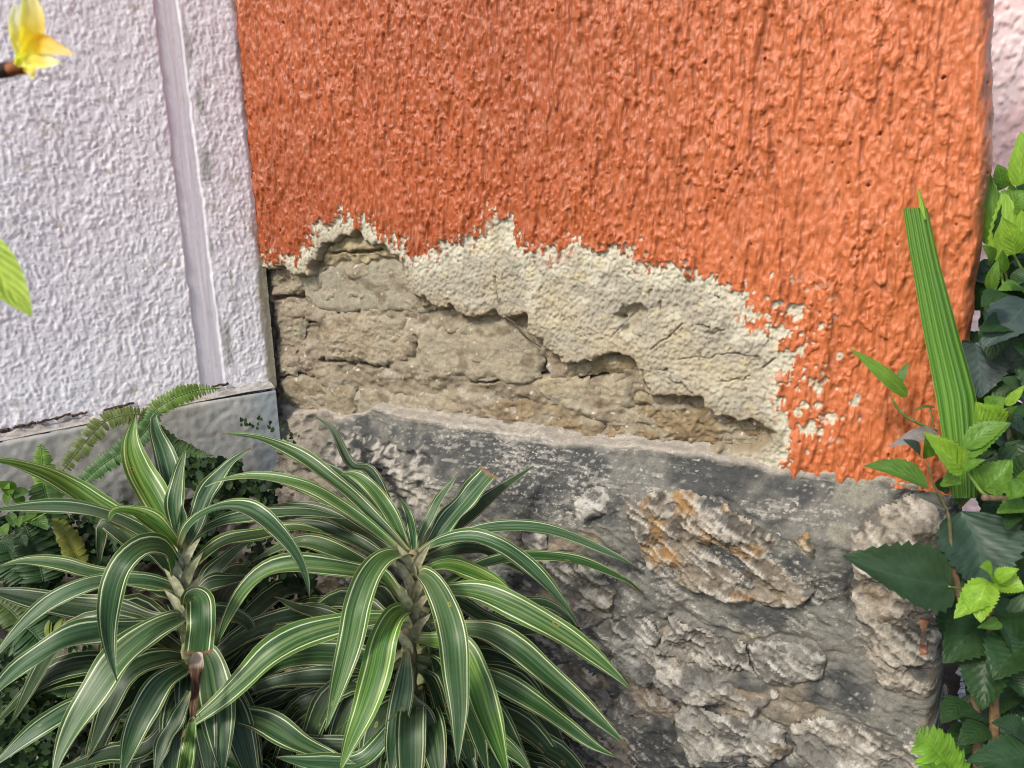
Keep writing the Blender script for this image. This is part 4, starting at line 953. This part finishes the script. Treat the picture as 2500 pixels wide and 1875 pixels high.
# the torn leaf: green upper half, dried brown strip, pale lower end
torn = strap('leaf', C4([(780, 975), (800, 945), (830, 965), (835, 1060), (828, 1130), (822, 1185)]), 118 * .588, (1.17, 1.08), M_DRAC, A, G0, blunt=True, seed=200, hint=nrm(CAM - P(480, 1600, 1.1)))
torn['label'] = 'torn leaf with a dried brown strip'
strap('dried_strip', C4([(822, 1176), (815, 1230), (812, 1330), (802, 1400), (800, 1462)]), 78 * .588, (1.08, 1.07), M_DRY, torn, G0, prof=[1., .95, .62, .5, .48, .42], fold=.6, seed=201, hint=nrm(CAM - P(480, 1600, 1.1)))
strap('dried_strip', C4([(800, 1445), (790, 1520), (778, 1600), (765, 1690)]), 74 * .588, (1.07, 1.06), M_DRAC, torn, (1.7, 1.5, .8), prof=[.55, .8, 1., 1.], fold=.5, seed=202, hint=nrm(CAM - P(480, 1600, 1.1)))
stem('stem', [(1005, 1345), (1012, 1400), (1003, 1470), (998, 1560), (1000, 1700), (1005, 1900)], .011, .014, (1.24, 1.22, 1.20, 1.24), B, (.22, .19, .11), 26, 10, .10)
stem('stem', [(437, 1330), (450, 1400), (455, 1480), (462, 1560), (466, 1700), (470, 1900)], .011, .014, (1.21, 1.20, 1.20, 1.24), A, (.30, .30, .17), 26, 10, .10)
# pale clasping leaf bases on the two stems
def sheaths(root, spots, conv, d):
    for k, (x, y, sg, ln) in enumerate(spots):
        strap('leaf_base', conv([(x - sg * 10, y + 46), (x - sg * 4, y + 10), (x + sg * 16, y - ln * .6), (x + sg * 70, y - ln * 1.7)]), 30, (d + .004, d - .012), M_STEM, root, rng.choice([(.40, .40, .25), (.34, .35, .19), (.30, .28, .17)]), prof=[.7, 1., .75, .04], fold=.3, n=14, m=7, seed=300 + k, wave=0, hint=nrm(nrm(CAM - P(900, 1400, 1.2)) + np.array([sg * .35, 0, .1])))
sheaths(B, [(900, 860, -1, 70), (925, 880, 1, 60), (890, 940, -1, 50), (925, 960, 1, 46), (885, 1020, -1, 44), (920, 1060, 1, 46), (888, 1120, -1, 40), (905, 790, -1, 70), (920, 790, 1, 70)], C5, 1.195)
sheaths(A, [(745, 860, -1, 70), (775, 870, 1, 66), (750, 930, -1, 60), (778, 950, 1, 60), (750, 1000, -1, 50), (775, 1030, 1, 50), (745, 800, -1, 60), (765, 800, 1, 60), (765, 1090, -1, 50)], C4, 1.175)
# lower, older leaves all round the two stems, tinted dark for interior shade
def skirt(root, top_px, d, n, seed):
    r = random.Random(seed); top = P(*top_px, d)
    for k in range(n):
        z = top[2] - r.uniform(.10, .52); az = r.uniform(0, 2 * math.pi); L = r.uniform(.24, .36)
        o = np.array([math.cos(az), math.sin(az), 0]); b0 = np.array([top[0], top[1] + .02, z]); rise = r.uniform(.02, .12); fall = r.uniform(.02, .16)
        if o[1] < -.2: L *= .62; rise *= .5                       # keep the viewer's side short and low
        pts = [b0, b0 + o * L * .3 + [0, 0, rise * .8], b0 + o * L * .65 + [0, 0, rise * .7], b0 + o * L + [0, 0, -fall]]
        if any(np.dot(q - (OR.O + .07 * OR.n), OR.n) < .0 or np.dot(q - LV.O, LV.n) < .05 or q[2] < .03 for q in pts): continue
        px = []
        for q in pts:
            v = q - CAM; dd = np.dot(v, _f); px.append((1250 + F * np.dot(v, _r) / dd, 937.5 - F * np.dot(v, _u) / dd, dd))
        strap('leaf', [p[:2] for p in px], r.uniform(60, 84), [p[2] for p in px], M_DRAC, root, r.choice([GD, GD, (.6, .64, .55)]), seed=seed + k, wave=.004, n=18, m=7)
skirt(A, (455, 1480), 1.20, 110, 5000)
skirt(B, (1003, 1470), 1.21, 110, 6000)

# ------------------------------------------------------------------ ferns
def frond(name, px, d, parent, tint, w_px=38, n_leaf=26, tip_w=.3, brown=0., leaf_w=.34, seed=0, taper_base=.8, hint=None, swept=.15):
    r = random.Random(seed); hint0 = hint
    dd = np.interp(np.linspace(0, 1, len(px)), np.linspace(0, 1, len(d)), d)
    c = catmull([P(x, y, q) for (x, y), q in zip(px, dd)], n_leaf); t = np.gradient(c, axis=0)
    vs, fs = [], []
    wl_ = w_px / F * np.mean(d)
    for i in range(n_leaf):
        tt = nrm(t[i]); hh = nrm(nrm(CAM - c[i]) + np.array([0, 0, .35])) if hint0 is None else nrm(hint0)
        N = nrm(hh - np.dot(hh, tt) * tt); S = np.cross(tt, N); s = i / (n_leaf - 1)
        L = wl_ * (taper_base + (1 - taper_base) * min(1, s / .3)) * (1 if s < .55 else max(tip_w * .3, 1 - ((s - .55) / .45) ** 1.6 * (1 - tip_w * .3)))
        for sd in (-1, 1):
            if brown and r.random() < brown: continue
            Lr = L * r.uniform(.85, 1.1); d3 = nrm(S * sd + tt * (swept + r.uniform(-.08, .08)) + N * r.uniform(-.25, .15)); wv = nrm(np.cross(N, d3)); hw = Lr * leaf_w * .5
            b0 = len(vs)
            for q_, ww, nn in ((.02, .45, 0), (.15, .9, .06), (.45, 1., .10), (.75, .85, .06), (.95, .4, -.02), (1.02, .04, -.05)):
                m0 = c[i] + d3 * Lr * q_ + N * Lr * nn
                vs += [m0 - wv * hw * ww, m0 + N * -.03 * Lr, m0 + wv * hw * ww]
            for q_ in range(5):
                a = b0 + q_ * 3
                fs += [[a, a + 1, a + 4, a + 3], [a + 1, a + 2, a + 5, a + 4]]
    # rachis as a thin strip on both sides
    b0 = len(vs); rr = .0011
    for i in range(n_leaf):
        tt = nrm(t[i]); hh = nrm(CAM - c[i]); S = nrm(np.cross(tt, hh)); N = np.cross(S, tt)
        vs += [c[i] - S * rr, c[i] + N * rr, c[i] + S * rr]
    for i in range(n_leaf - 1):
        a = b0 + i * 3; fs += [[a, a + 1, a + 4, a + 3], [a + 1, a + 2, a + 5, a + 4]]
    o = mesh_np(name, vs, fs, M_PLAIN, parent, uv=np.zeros((len(vs), 2))); o.color = (*tint, 1); return o
fg, fy, fd, fb_ = (.085, .17, .025), (.19, .22, .035), (.035, .085, .022), (.20, .34, .05)
fern1 = empty('fern', P(370, 1015, 1.5), 'sword fern with long arching fronds on the grey plinth ledge', 'fern')
frond('frond', C4([(600, 215), (650, 165), (740, 115), (830, 88), (915, 82)]), (1.47, 1.50, 1.55), fern1, (.12, .21, .025), 25, 30, leaf_w=.36, seed=1)
frond('frond', C4([(610, 195), (540, 190), (450, 212), (390, 262), (330, 335), (285, 390), (245, 445)]), (1.47, 1.42, 1.40), fern1, (.12, .16, .035), 25, 40, tip_w=1.6, brown=.14, leaf_w=.36, seed=2)
frond('frond', C4([(640, 180), (610, 250), (550, 310), (480, 360), (410, 410), (360, 455), (320, 492)]), (1.46, 1.42, 1.39), fern1, (.06, .14, .03), 27, 34, tip_w=1.8, leaf_w=.40, seed=3)
frond('frond', C4([(620, 230), (680, 290), (750, 330), (820, 355), (885, 360)]), (1.47, 1.5), fern1, (.06, .12, .03), 22, 28, leaf_w=.5, seed=4)
fern2 = empty('fern', foot(80, 1420, 1.36), 'low fern with yellowing fronds at the foot of the plinth', 'fern')
frond('frond', C4([(195, 540), (185, 470), (176, 400), (168, 315)]), (1.38, 1.40), fern2, (.13, .24, .025), 26, 26, tip_w=.8, leaf_w=.4, seed=5)
frond('frond', C4([(180, 480), (200, 560), (215, 620), (225, 660)]), (1.38, 1.38), fern2, (.07, .15, .03), 40, 18, seed=6)
frond('frond', C4([(340, 820), (310, 760), (275, 690), (240, 640), (215, 625)]), (1.37, 1.36), fern2, (.20, .22, .035), 26, 34, leaf_w=.45, seed=7)
frond('frond', C4([(180, 880), (160, 800), (135, 720), (105, 650)]), (1.36, 1.38), fern2, fd, 56, 24, leaf_w=.22, seed=8)
frond('frond', C4([(120, 860), (60, 800), (30, 740), (-20, 700)]), (1.36, 1.38), fern2, fd, 52, 22, leaf_w=.22, seed=9)
fern3 = empty('fern', foot(120, 1640, 1.28), 'dark fern half hidden under the striped leaves at bottom left', 'fern')
frond('frond', C4([(90, 1060), (60, 1020), (20, 985), (-30, 960)]), (1.30, 1.32), fern3, (.07, .12, .025), 40, 20, leaf_w=.25, seed=10)
frond('frond', C4([(120, 1160), (200, 1120), (290, 1090), (380, 1068)]), (1.27, 1.25), fern3, (.15, .20, .03), 40, 20, leaf_w=.34, seed=11)
frond('frond', C4([(80, 1060), (130, 1090), (180, 1150), (200, 1210)]), (1.27, 1.25), fern3, (.04, .10, .03), 66, 20, leaf_w=.26, seed=12)
frond('frond', C4([(400, 1230), (340, 1260), (290, 1310), (270, 1370)]), (1.26, 1.24), fern3, (.06, .14, .035), 70, 16, leaf_w=.30, seed=13)
frond('frond', C4([(430, 1440), (455, 1480), (462, 1530)]), (1.24, 1.24), fern3, (.09, .17, .03), 28, 14, leaf_w=.3, seed=14)
frond('frond', C4([(230, 1260), (200, 1300), (180, 1350)]), (1.27, 1.26), fern3, fd, 50, 14, leaf_w=.3, seed=15)
fern4 = empty('fern', foot(2330, 1800, 1.03), 'bright green fern tip at the foot of the foundation corner', 'fern')
frond('frond', C8([(840, 1720), (790, 1650), (735, 1585), (690, 1530), (640, 1488)]), (1.02, 1.01, 1.01), fern4, (.17, .34, .035), 62, 22, tip_w=.4, leaf_w=.30, seed=16, swept=.35)
frond('frond', C8([(850, 1740), (800, 1700), (740, 1690), (690, 1670)]), (1.02, .99), fern4, (.12, .27, .03), 40, 16, leaf_w=.3, seed=17)

# small-leaved ground cover in the shade
def scatter(name, zones, conv, n, size, cols, seed, label, cat='ground cover', dz=(0, 0)):
    r = random.Random(seed); vs, fs, cs = [], [], []
    for k in range(n):
        (x0, x1, y0, y1, d0, d1) = r.choice(zones)
        (px, py), = conv([(r.uniform(x0, x1), r.uniform(y0, y1))]); c = P(px, py, r.uniform(d0, d1))
        N = nrm(nrm(CAM - c) + np.array([r.uniform(-.8, .8), r.uniform(-.5, .5), r.uniform(-.1, 1.)])); a = nrm(np.cross(N, [r.uniform(-1, 1), r.uniform(-1, 1), r.uniform(-1, 1)])); b = np.cross(N, a)
        s = size * r.uniform(.6, 1.3); b0 = len(vs); col = np.array(r.choice(cols)) * r.uniform(.6, 1.3)
        for an, rr in ((-2.7, .35), (-1.9, .9), (-1.0, 1.), (0., 1.12), (1.0, 1.), (1.9, .9), (2.7, .35)):
            vs.append(c + s * rr * (math.cos(an) * a + math.sin(an) * b * .85) + N * s * .15 * abs(math.sin(an))); cs.append(col)
        vs.append(c); cs.append(col)
        for q_ in range(6): fs.append([b0 + 7, b0 + q_, b0 + q_ + 1])
    m = M_COVER
    o = mesh_np(name, vs, fs, m, None, col=np.array(cs), uv=np.zeros((len(vs), 2)))
    tag(o, label, cat, kind='stuff'); return o
M_COVER, nt_, b_ = new_mat('small_leaf'); at_ = node(nt_, 'ShaderNodeVertexColor', layer_name='Col'); nt_.links.new(at_.outputs[0], b_.inputs['Base Color']); b_.inputs['Roughness'].default_value = .6; b_.inputs['Specular IOR Level'].default_value = .2
scatter('ground_cover', [(-30, 220, 1140, 1700, 1.27, 1.40), (-30, 220, 1140, 1700, 1.27, 1.40), (180, 500, 1180, 1700, 1.28, 1.40), (760, 1000, 380, 480, 1.45, 1.52), (800, 1160, 440, 620, 1.40, 1.50), (480, 900, 620, 800, 1.38, 1.46),
        (-30, 260, 600, 1000, 1.38, 1.42), (1000, 1300, 700, 1100, 1.36, 1.44), (230, 560, 560, 860, 1.38, 1.44)], C4, 3400, .0085, [(.010, .028, .008), (.017, .042, .011), (.008, .022, .007), (.032, .066, .015)], 5,
        'small dark round-leaved ground cover in the shade behind the striped leaves')
maid = empty('maidenhair', LV.pt(.06, -.06, .036), 'tiny maidenhair sprig growing at the corner of the grey plinth', 'plant')
for k in range(30):
    bx, by = C4([(rng.uniform(1000, 1085), rng.uniform(205, 260))])[0]
    if rng.random() < .5: bx, by = C4([(rng.uniform(1120, 1250), rng.uniform(225, 330))])[0]
    ovate('leaflet', (bx, by), (bx + rng.uniform(-9, 9), by - rng.uniform(6, 13)), rng.uniform(6, 11), (1.60, 1.595), maid, rng.choice([(.04, .10, .03), (.06, .13, .035), (.03, .07, .025)]), n=6, m=4, seed=k)
clump = empty('leafy_weed', foot(40, 1300, 1.36), 'broad-leaved weed at the left edge under the long striped leaf', 'plant')
for k, (bx, by, tx, ty, w, c) in enumerate([(60, 520, -10, 470, 60, 0), (20, 560, 60, 500, 50, 1), (100, 560, 40, 520, 44, 1), (0, 660, 30, 690, 60, 1), (130, 620, 200, 670, 60, 2), (40, 600, 60, 660, 40, 2), (90, 610, 80, 660, 40, 1), (0, 720, 50, 760, 60, 3), (70, 700, 110, 740, 50, 3), (150, 600, 90, 640, 34, 1), (0, 480, 40, 500, 50, 0), (110, 500, 60, 540, 50, 2)]):
    ovate('leaf', C4([(bx, by)])[0], C4([(tx, ty)])[0], w * .588, (1.34, 1.32), clump, [(.13, .26, .03), (.10, .20, .035), (.07, .15, .03), (.03, .07, .03)][c], seed=k + 900, droop=.05)
stem('stem', C4([(60, 640), (110, 640), (190, 600), (210, 590)]), .0012, .0009, (1.33, 1.33), clump, (.16, .24, .05))
# ------------------------------------------------------------------ plants at the right
hb, hm, hd, hg, hx = (.24, .42, .045), (.12, .25, .035), (.026, .066, .019), (.06, .095, .085), (.16, .17, .15)  # hg has a grey-blue sheen put into the leaf colour
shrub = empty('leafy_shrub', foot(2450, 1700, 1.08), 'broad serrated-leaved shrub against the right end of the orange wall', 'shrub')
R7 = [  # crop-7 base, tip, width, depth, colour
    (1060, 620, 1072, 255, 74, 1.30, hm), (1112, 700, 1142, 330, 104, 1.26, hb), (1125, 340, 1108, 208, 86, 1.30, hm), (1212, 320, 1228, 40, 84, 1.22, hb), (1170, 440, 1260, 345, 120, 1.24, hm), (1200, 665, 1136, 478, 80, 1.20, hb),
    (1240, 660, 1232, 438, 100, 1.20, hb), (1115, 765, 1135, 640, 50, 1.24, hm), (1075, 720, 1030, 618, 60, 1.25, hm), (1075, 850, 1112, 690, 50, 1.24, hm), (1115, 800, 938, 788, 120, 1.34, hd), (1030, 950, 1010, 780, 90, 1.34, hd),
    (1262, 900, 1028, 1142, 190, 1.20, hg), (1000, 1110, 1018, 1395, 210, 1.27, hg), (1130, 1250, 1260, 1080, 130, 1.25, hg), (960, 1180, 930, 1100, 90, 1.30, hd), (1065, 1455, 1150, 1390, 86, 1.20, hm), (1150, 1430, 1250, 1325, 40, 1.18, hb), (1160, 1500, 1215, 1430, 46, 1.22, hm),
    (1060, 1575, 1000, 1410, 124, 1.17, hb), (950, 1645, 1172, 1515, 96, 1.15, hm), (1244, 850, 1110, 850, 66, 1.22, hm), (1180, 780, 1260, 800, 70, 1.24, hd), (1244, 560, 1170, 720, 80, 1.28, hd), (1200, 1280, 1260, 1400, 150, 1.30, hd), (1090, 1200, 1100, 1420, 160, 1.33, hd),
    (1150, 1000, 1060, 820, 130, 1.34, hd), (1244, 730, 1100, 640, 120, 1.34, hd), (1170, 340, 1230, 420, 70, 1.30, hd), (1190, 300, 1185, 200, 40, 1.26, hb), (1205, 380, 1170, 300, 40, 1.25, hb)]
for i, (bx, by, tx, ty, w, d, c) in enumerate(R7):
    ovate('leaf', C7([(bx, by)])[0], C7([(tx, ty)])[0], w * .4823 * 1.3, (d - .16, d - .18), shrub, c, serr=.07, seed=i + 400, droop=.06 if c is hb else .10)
R8 = [
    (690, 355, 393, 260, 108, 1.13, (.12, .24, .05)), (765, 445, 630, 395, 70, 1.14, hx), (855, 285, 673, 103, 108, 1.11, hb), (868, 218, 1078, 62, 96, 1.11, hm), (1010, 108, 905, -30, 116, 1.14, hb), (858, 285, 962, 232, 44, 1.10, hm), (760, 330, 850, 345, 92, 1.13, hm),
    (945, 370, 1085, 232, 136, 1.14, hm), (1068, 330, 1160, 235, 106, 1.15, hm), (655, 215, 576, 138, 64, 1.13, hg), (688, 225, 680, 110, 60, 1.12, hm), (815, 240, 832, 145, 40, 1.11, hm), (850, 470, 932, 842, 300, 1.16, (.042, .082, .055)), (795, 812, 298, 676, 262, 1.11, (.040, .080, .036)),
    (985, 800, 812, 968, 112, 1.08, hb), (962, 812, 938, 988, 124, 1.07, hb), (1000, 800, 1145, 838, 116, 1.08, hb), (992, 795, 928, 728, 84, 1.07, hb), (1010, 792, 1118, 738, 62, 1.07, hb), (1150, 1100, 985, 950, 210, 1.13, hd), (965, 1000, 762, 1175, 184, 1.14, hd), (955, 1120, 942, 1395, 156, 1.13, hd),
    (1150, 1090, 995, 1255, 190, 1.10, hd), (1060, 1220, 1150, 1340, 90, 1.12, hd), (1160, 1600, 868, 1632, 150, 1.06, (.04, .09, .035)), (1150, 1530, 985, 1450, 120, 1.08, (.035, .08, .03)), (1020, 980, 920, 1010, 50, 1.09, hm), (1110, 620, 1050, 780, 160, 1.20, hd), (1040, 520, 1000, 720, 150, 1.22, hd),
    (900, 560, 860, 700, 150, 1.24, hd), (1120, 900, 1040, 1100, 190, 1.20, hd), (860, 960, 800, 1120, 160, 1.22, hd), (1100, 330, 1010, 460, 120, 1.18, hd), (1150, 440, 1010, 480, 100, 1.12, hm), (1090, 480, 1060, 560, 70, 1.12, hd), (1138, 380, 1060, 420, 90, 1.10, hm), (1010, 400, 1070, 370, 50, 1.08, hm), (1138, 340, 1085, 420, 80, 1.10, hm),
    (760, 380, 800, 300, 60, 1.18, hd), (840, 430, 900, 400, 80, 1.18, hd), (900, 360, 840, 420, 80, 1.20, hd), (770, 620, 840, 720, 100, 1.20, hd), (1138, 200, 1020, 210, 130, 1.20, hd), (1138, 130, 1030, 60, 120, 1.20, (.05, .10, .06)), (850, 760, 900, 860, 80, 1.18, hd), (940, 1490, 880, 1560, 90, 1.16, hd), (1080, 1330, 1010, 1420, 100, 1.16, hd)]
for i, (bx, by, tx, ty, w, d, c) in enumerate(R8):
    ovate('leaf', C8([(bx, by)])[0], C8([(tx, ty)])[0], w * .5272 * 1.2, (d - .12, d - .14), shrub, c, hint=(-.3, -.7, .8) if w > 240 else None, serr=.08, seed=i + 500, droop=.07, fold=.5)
for px, r0, r1, d, c in [(C8([(1000, 1720), (1000, 1420), (995, 1240), (985, 1000), (975, 800)]), .0075, .004, (1.16, 1.12), (.17, .11, .055)), (C8([(930, 1720), (925, 1560), (915, 1360), (900, 1100), (830, 820), (800, 650)]), .008, .004, (1.18, 1.15), (.15, .10, .055)),
                         (C8([(800, 660), (790, 500), (750, 400), (715, 340), (690, 240)]), .0028, .0012, (1.15, 1.13), (.12, .11, .05)), (C8([(1010, 420), (945, 385), (890, 310), (860, 270)]), .0026, .0016, (1.12, 1.11), (.16, .26, .05)), (C8([(1138, 440), (1060, 415), (950, 408)]), .0045, .004, (1.14, 1.11), (.20, .14, .09)),
                         (C7([(1015, 1150), (1045, 1050), (1090, 880), (1120, 760)]), .0028, .002, (1.26, 1.27), (.12, .17, .05)), (C7([(1244, 760), (1200, 680), (1180, 640)]), .002, .0015, (1.2, 1.2), (.20, .32, .06)), (C7([(1140, 820), (1128, 765)]), .002, .002, (1.22, 1.22), (.16, .24, .06)), (C7([(1165, 830), (1145, 740)]), .0022, .002, (1.22, 1.22), (.16, .24, .06)),
                         (C7([(1120, 1560), (1150, 1490), (1180, 1440)]), .003, .003, (1.20, 1.18), (.13, .10, .06)), (C8([(790, 820), (850, 830), (900, 835)]), .0013, .0013, (1.11, 1.14), (.14, .22, .06)), (C8([(1085, 1470), (1060, 1380), (1000, 1270)]), .003, .002, (1.25, 1.2), (.05, .035, .025)), (C7([(1180, 1640), (1150, 1500), (1110, 1400), (1090, 1150)]), .004, .003, (1.28, 1.28), (.09, .08, .05))]:
    stem('stem', px, r0, r1, tuple(q_ - .13 for q_ in d), shrub, c)
r_ = random.Random(77)
for k in range(330):
    px_, py_ = r_.uniform(2345, 2620), r_.uniform(470, 1900)
    if py_ < 700 and px_ < 2420: continue
    if 1180 < py_ and px_ < 2350: continue
    d_ = r_.uniform(1.0, 1.5); a_ = r_.uniform(0, 6.28); l_ = r_.uniform(60, 130)
    p_ = P(px_, py_, d_)
    if np.dot(p_ - OR.O, OR.eu) < UF_END + .012 or py_ < 640 and px_ < 2440: continue
    ovate('leaf', (px_, py_), (px_ + l_ * math.cos(a_), py_ + l_ * math.sin(a_)), l_ * .75, (d_, d_ - .02), shrub, r_.choice([hd, hd, hd, (.035, .08, .03), (.05, .10, .035)]), serr=.06, seed=k + 1500, n=14, m=5)
# palm-like pleated blade, cut off at the top
palm = empty('cut_palm_blade', foot(2330, 1700, 1.05), 'pleated upright green blade cut off square at its top, before the orange wall', 'plant')
rows = [(430, 630, 757), (520, 644, 776), (640, 662, 802), (750, 682, 828), (860, 700, 858), (980, 720, 890), (1100, 742, 922), (1250, 772, 966), (1390, 798, 1004), (1500, 816, 1012), (1600, 832, 1012), (1760, 858, 1010), (1900, 880, 1005)]
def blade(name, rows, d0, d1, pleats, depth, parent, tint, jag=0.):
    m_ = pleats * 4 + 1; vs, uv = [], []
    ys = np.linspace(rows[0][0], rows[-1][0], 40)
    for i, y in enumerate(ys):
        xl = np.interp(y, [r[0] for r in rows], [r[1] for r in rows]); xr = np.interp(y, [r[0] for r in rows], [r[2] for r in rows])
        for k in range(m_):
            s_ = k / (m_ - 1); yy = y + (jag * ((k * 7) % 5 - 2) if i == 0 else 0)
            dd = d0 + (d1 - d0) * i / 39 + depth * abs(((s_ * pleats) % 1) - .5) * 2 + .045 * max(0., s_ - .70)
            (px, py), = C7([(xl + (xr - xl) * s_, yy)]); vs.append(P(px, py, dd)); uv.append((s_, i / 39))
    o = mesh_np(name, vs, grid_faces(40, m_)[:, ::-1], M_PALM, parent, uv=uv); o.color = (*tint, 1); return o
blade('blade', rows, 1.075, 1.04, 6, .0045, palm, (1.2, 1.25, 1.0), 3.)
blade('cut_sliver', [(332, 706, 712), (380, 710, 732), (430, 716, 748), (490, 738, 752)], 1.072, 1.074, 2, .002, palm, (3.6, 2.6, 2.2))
# seedling against the orange wall
seed = empty('seedling', P(2275, 1045, 1.12), 'thin seedling with one long pointed leaf against the orange wall', 'plant')
stem('stem', C7([(575, 1395), (600, 1440), (650, 1490), (720, 1525), (800, 1560)]), .0016, .0024, (1.100, 1.110), seed, (.12, .20, .05))
ovate('leaf', C7([(655, 1385)])[0], C7([(362, 1142)])[0], 84 * .4823, (1.100, 1.080), seed, (.15, .30, .04), serr=.03, seed=3, fold=.1)
ovate('leaf', C7([(600, 1345)])[0], C7([(662, 1208)])[0], 44 * .4823, (1.105, 1.105), seed, (.08, .19, .04), seed=4)
ovate('leaf', C7([(795, 1440)])[0], C7([(675, 1462)])[0], 18 * .4823, (1.110, 1.105), seed, (.10, .17, .05), seed=5)
stem('stem', C7([(790, 1540), (775, 1480), (770, 1440)]), .0012, .0010, (1.110, 1.110), seed, (.10, .16, .05))
dryl = ovate('fallen_leaf', C7([(800, 1560)])[0], C7([(556, 1642)])[0], 92 * .4823, (1.090, 1.070), None, (.26, .24, .235), seed=8, droop=.12)
tag(dryl, 'dusty grey dried leaf caught at the foot of the orange wall', 'leaf')
# gravel on the ground beyond the corner
r_ = random.Random(44); vs, fs, cs = [], [], []
for k in range(1500):
    (px, py), = C8([(r_.uniform(850, 1200), r_.uniform(1200, 1900))]); c = on_z(px, py, .0); s_ = r_.uniform(.006, .018); b0 = len(vs); g = r_.uniform(.25, .6)
    for dx, dy, dz in ((1, 0, 0), (0, 1, 0), (-1, 0, 0), (0, -1, 0), (0, 0, .8), (.6, .6, .35), (-.6, .5, .3), (-.5, -.6, .35), (.5, -.6, .3)):
        vs.append(c + s_ * np.array([dx * r_.uniform(.8, 1.2), dy * r_.uniform(.8, 1.2), dz])); cs.append((g, g * .97, g * .92))
    for f in ((0, 5, 4), (5, 1, 4), (1, 6, 4), (6, 2, 4), (2, 7, 4), (7, 3, 4), (3, 8, 4), (8, 0, 4), (0, 1, 5), (1, 2, 6), (2, 3, 7), (3, 0, 8)): fs.append([b0 + q_ for q_ in f])
gr = mesh_np('gravel', vs, fs, M_STONE, None, col=np.array(cs), smooth=False); tag(gr, 'pale grey gravel on the ground behind the shrub stems', 'gravel', kind='stuff')

# ------------------------------------------------------------------ blossom and leaf close to the lens
fl = empty('flowering_vine', [-.62, .40, G_Z], 'yellow trumpet flower and lime green leaf on a vine close at the left edge', 'flower')
FX = lambda pts: [(x * .663, y * .663) for x, y in pts]
for k, (pts, w, prof, tint, d) in enumerate([
        ([(85, 225), (80, 150), (70, 80), (62, 20)], 62, [.5, .9, 1., .85, .3], (1.1, 1.25, 2.2), (.46, .455)), ([(95, 225), (115, 140), (120, 60), (105, -30)], 66, [.5, .9, 1., .9, .4], (1., 1., .9), (.455, .45)),
        ([(90, 215), (140, 160), (200, 175), (270, 200)], 58, [.6, 1., .95, .7, .1], (1., .85, .7), (.45, .44)), ([(85, 225), (130, 220), (180, 225), (222, 228)], 50, [.7, 1., .95, .7, .15], (1.05, 1.2, 1.6), (.448, .44)),
        ([(60, 240), (85, 215), (110, 205), (130, 150)], 56, [.3, .8, 1., .7], (1., 1.2, .8), (.452, .45)), ([(100, 235), (112, 262), (120, 295)], 34, [.8, 1., .2], (1.05, 1.1, 1.5), (.455, .45))]):
    strap('petal', FX(pts), w * .663 * 1.35, d, M_PETAL, fl, tint, prof=prof, fold=.35, wave=.0012, n=16, m=7, seed=600 + k, hint=nrm(CAM - P(60, 100, .46)))
tb = tube('calyx', catmull([P(x, y, .46) for x, y in FX([(30, 258), (60, 250), (95, 240)])], 8), np.linspace(.0034, .0048, 8), M_STEM, fl, 8); tb.color = (.28, .09, .03, 1)
fb0 = P(45 * .663, 254 * .663, .465)
tb = tube('stalk', catmull([np.array([-.46, .44, 1.27]), np.array([-.38, .45, 1.355]), P(-12, 176, .465), fb0], 16), np.linspace(.0034, .0044, 16), M_STEM, fl, 8); tb.color = (.08, .06, .055, 1)
tb = tube('stem', catmull([np.array([-.62, .40, G_Z - .03]), np.array([-.60, .43, .4]), np.array([-.55, .42, .8]), np.array([-.47, .44, 1.16]), np.array([-.46, .44, 1.27])], 26), np.linspace(.009, .0036, 26), M_STEM, fl, 8); tb.color = (.10, .075, .05, 1)
ovate('leaf', (-40, 560), (78, 772), 96, (.46, .45), fl, (.42, .58, .07), seed=11, droop=.03, peak=.45, fold=.1)
tb = tube('stalk', catmull([np.array([-.49, .43, 1.08]), np.array([-.41, .44, 1.27]), P(-42, 556, .46)], 10), np.linspace(.0024, .0014, 10), M_STEM, fl, 6); tb.color = (.16, .22, .05, 1)
for k_ in range(14):
    zz = .35 + k_ * .065; b_x = np.array([np.interp(zz, [.0, .4, .8, 1.16], [-.62, -.60, -.55, -.47]), .43, zz]); an = k_ * 2.4
    tp = b_x + np.array([math.cos(an) * .10 - .05, math.sin(an) * .09, .03])
    q0, q1 = b_x - CAM, tp - CAM; d0_, d1_ = np.dot(q0, _f), np.dot(q1, _f)
    ovate('leaf', (1250 + F * np.dot(q0, _r) / d0_, 937.5 - F * np.dot(q0, _u) / d0_), (1250 + F * np.dot(q1, _r) / d1_, 937.5 - F * np.dot(q1, _u) / d1_), 130, (d0_, d1_), fl, (.14, .30, .04), seed=k_ + 950, hint=(.2, -.2, 1))
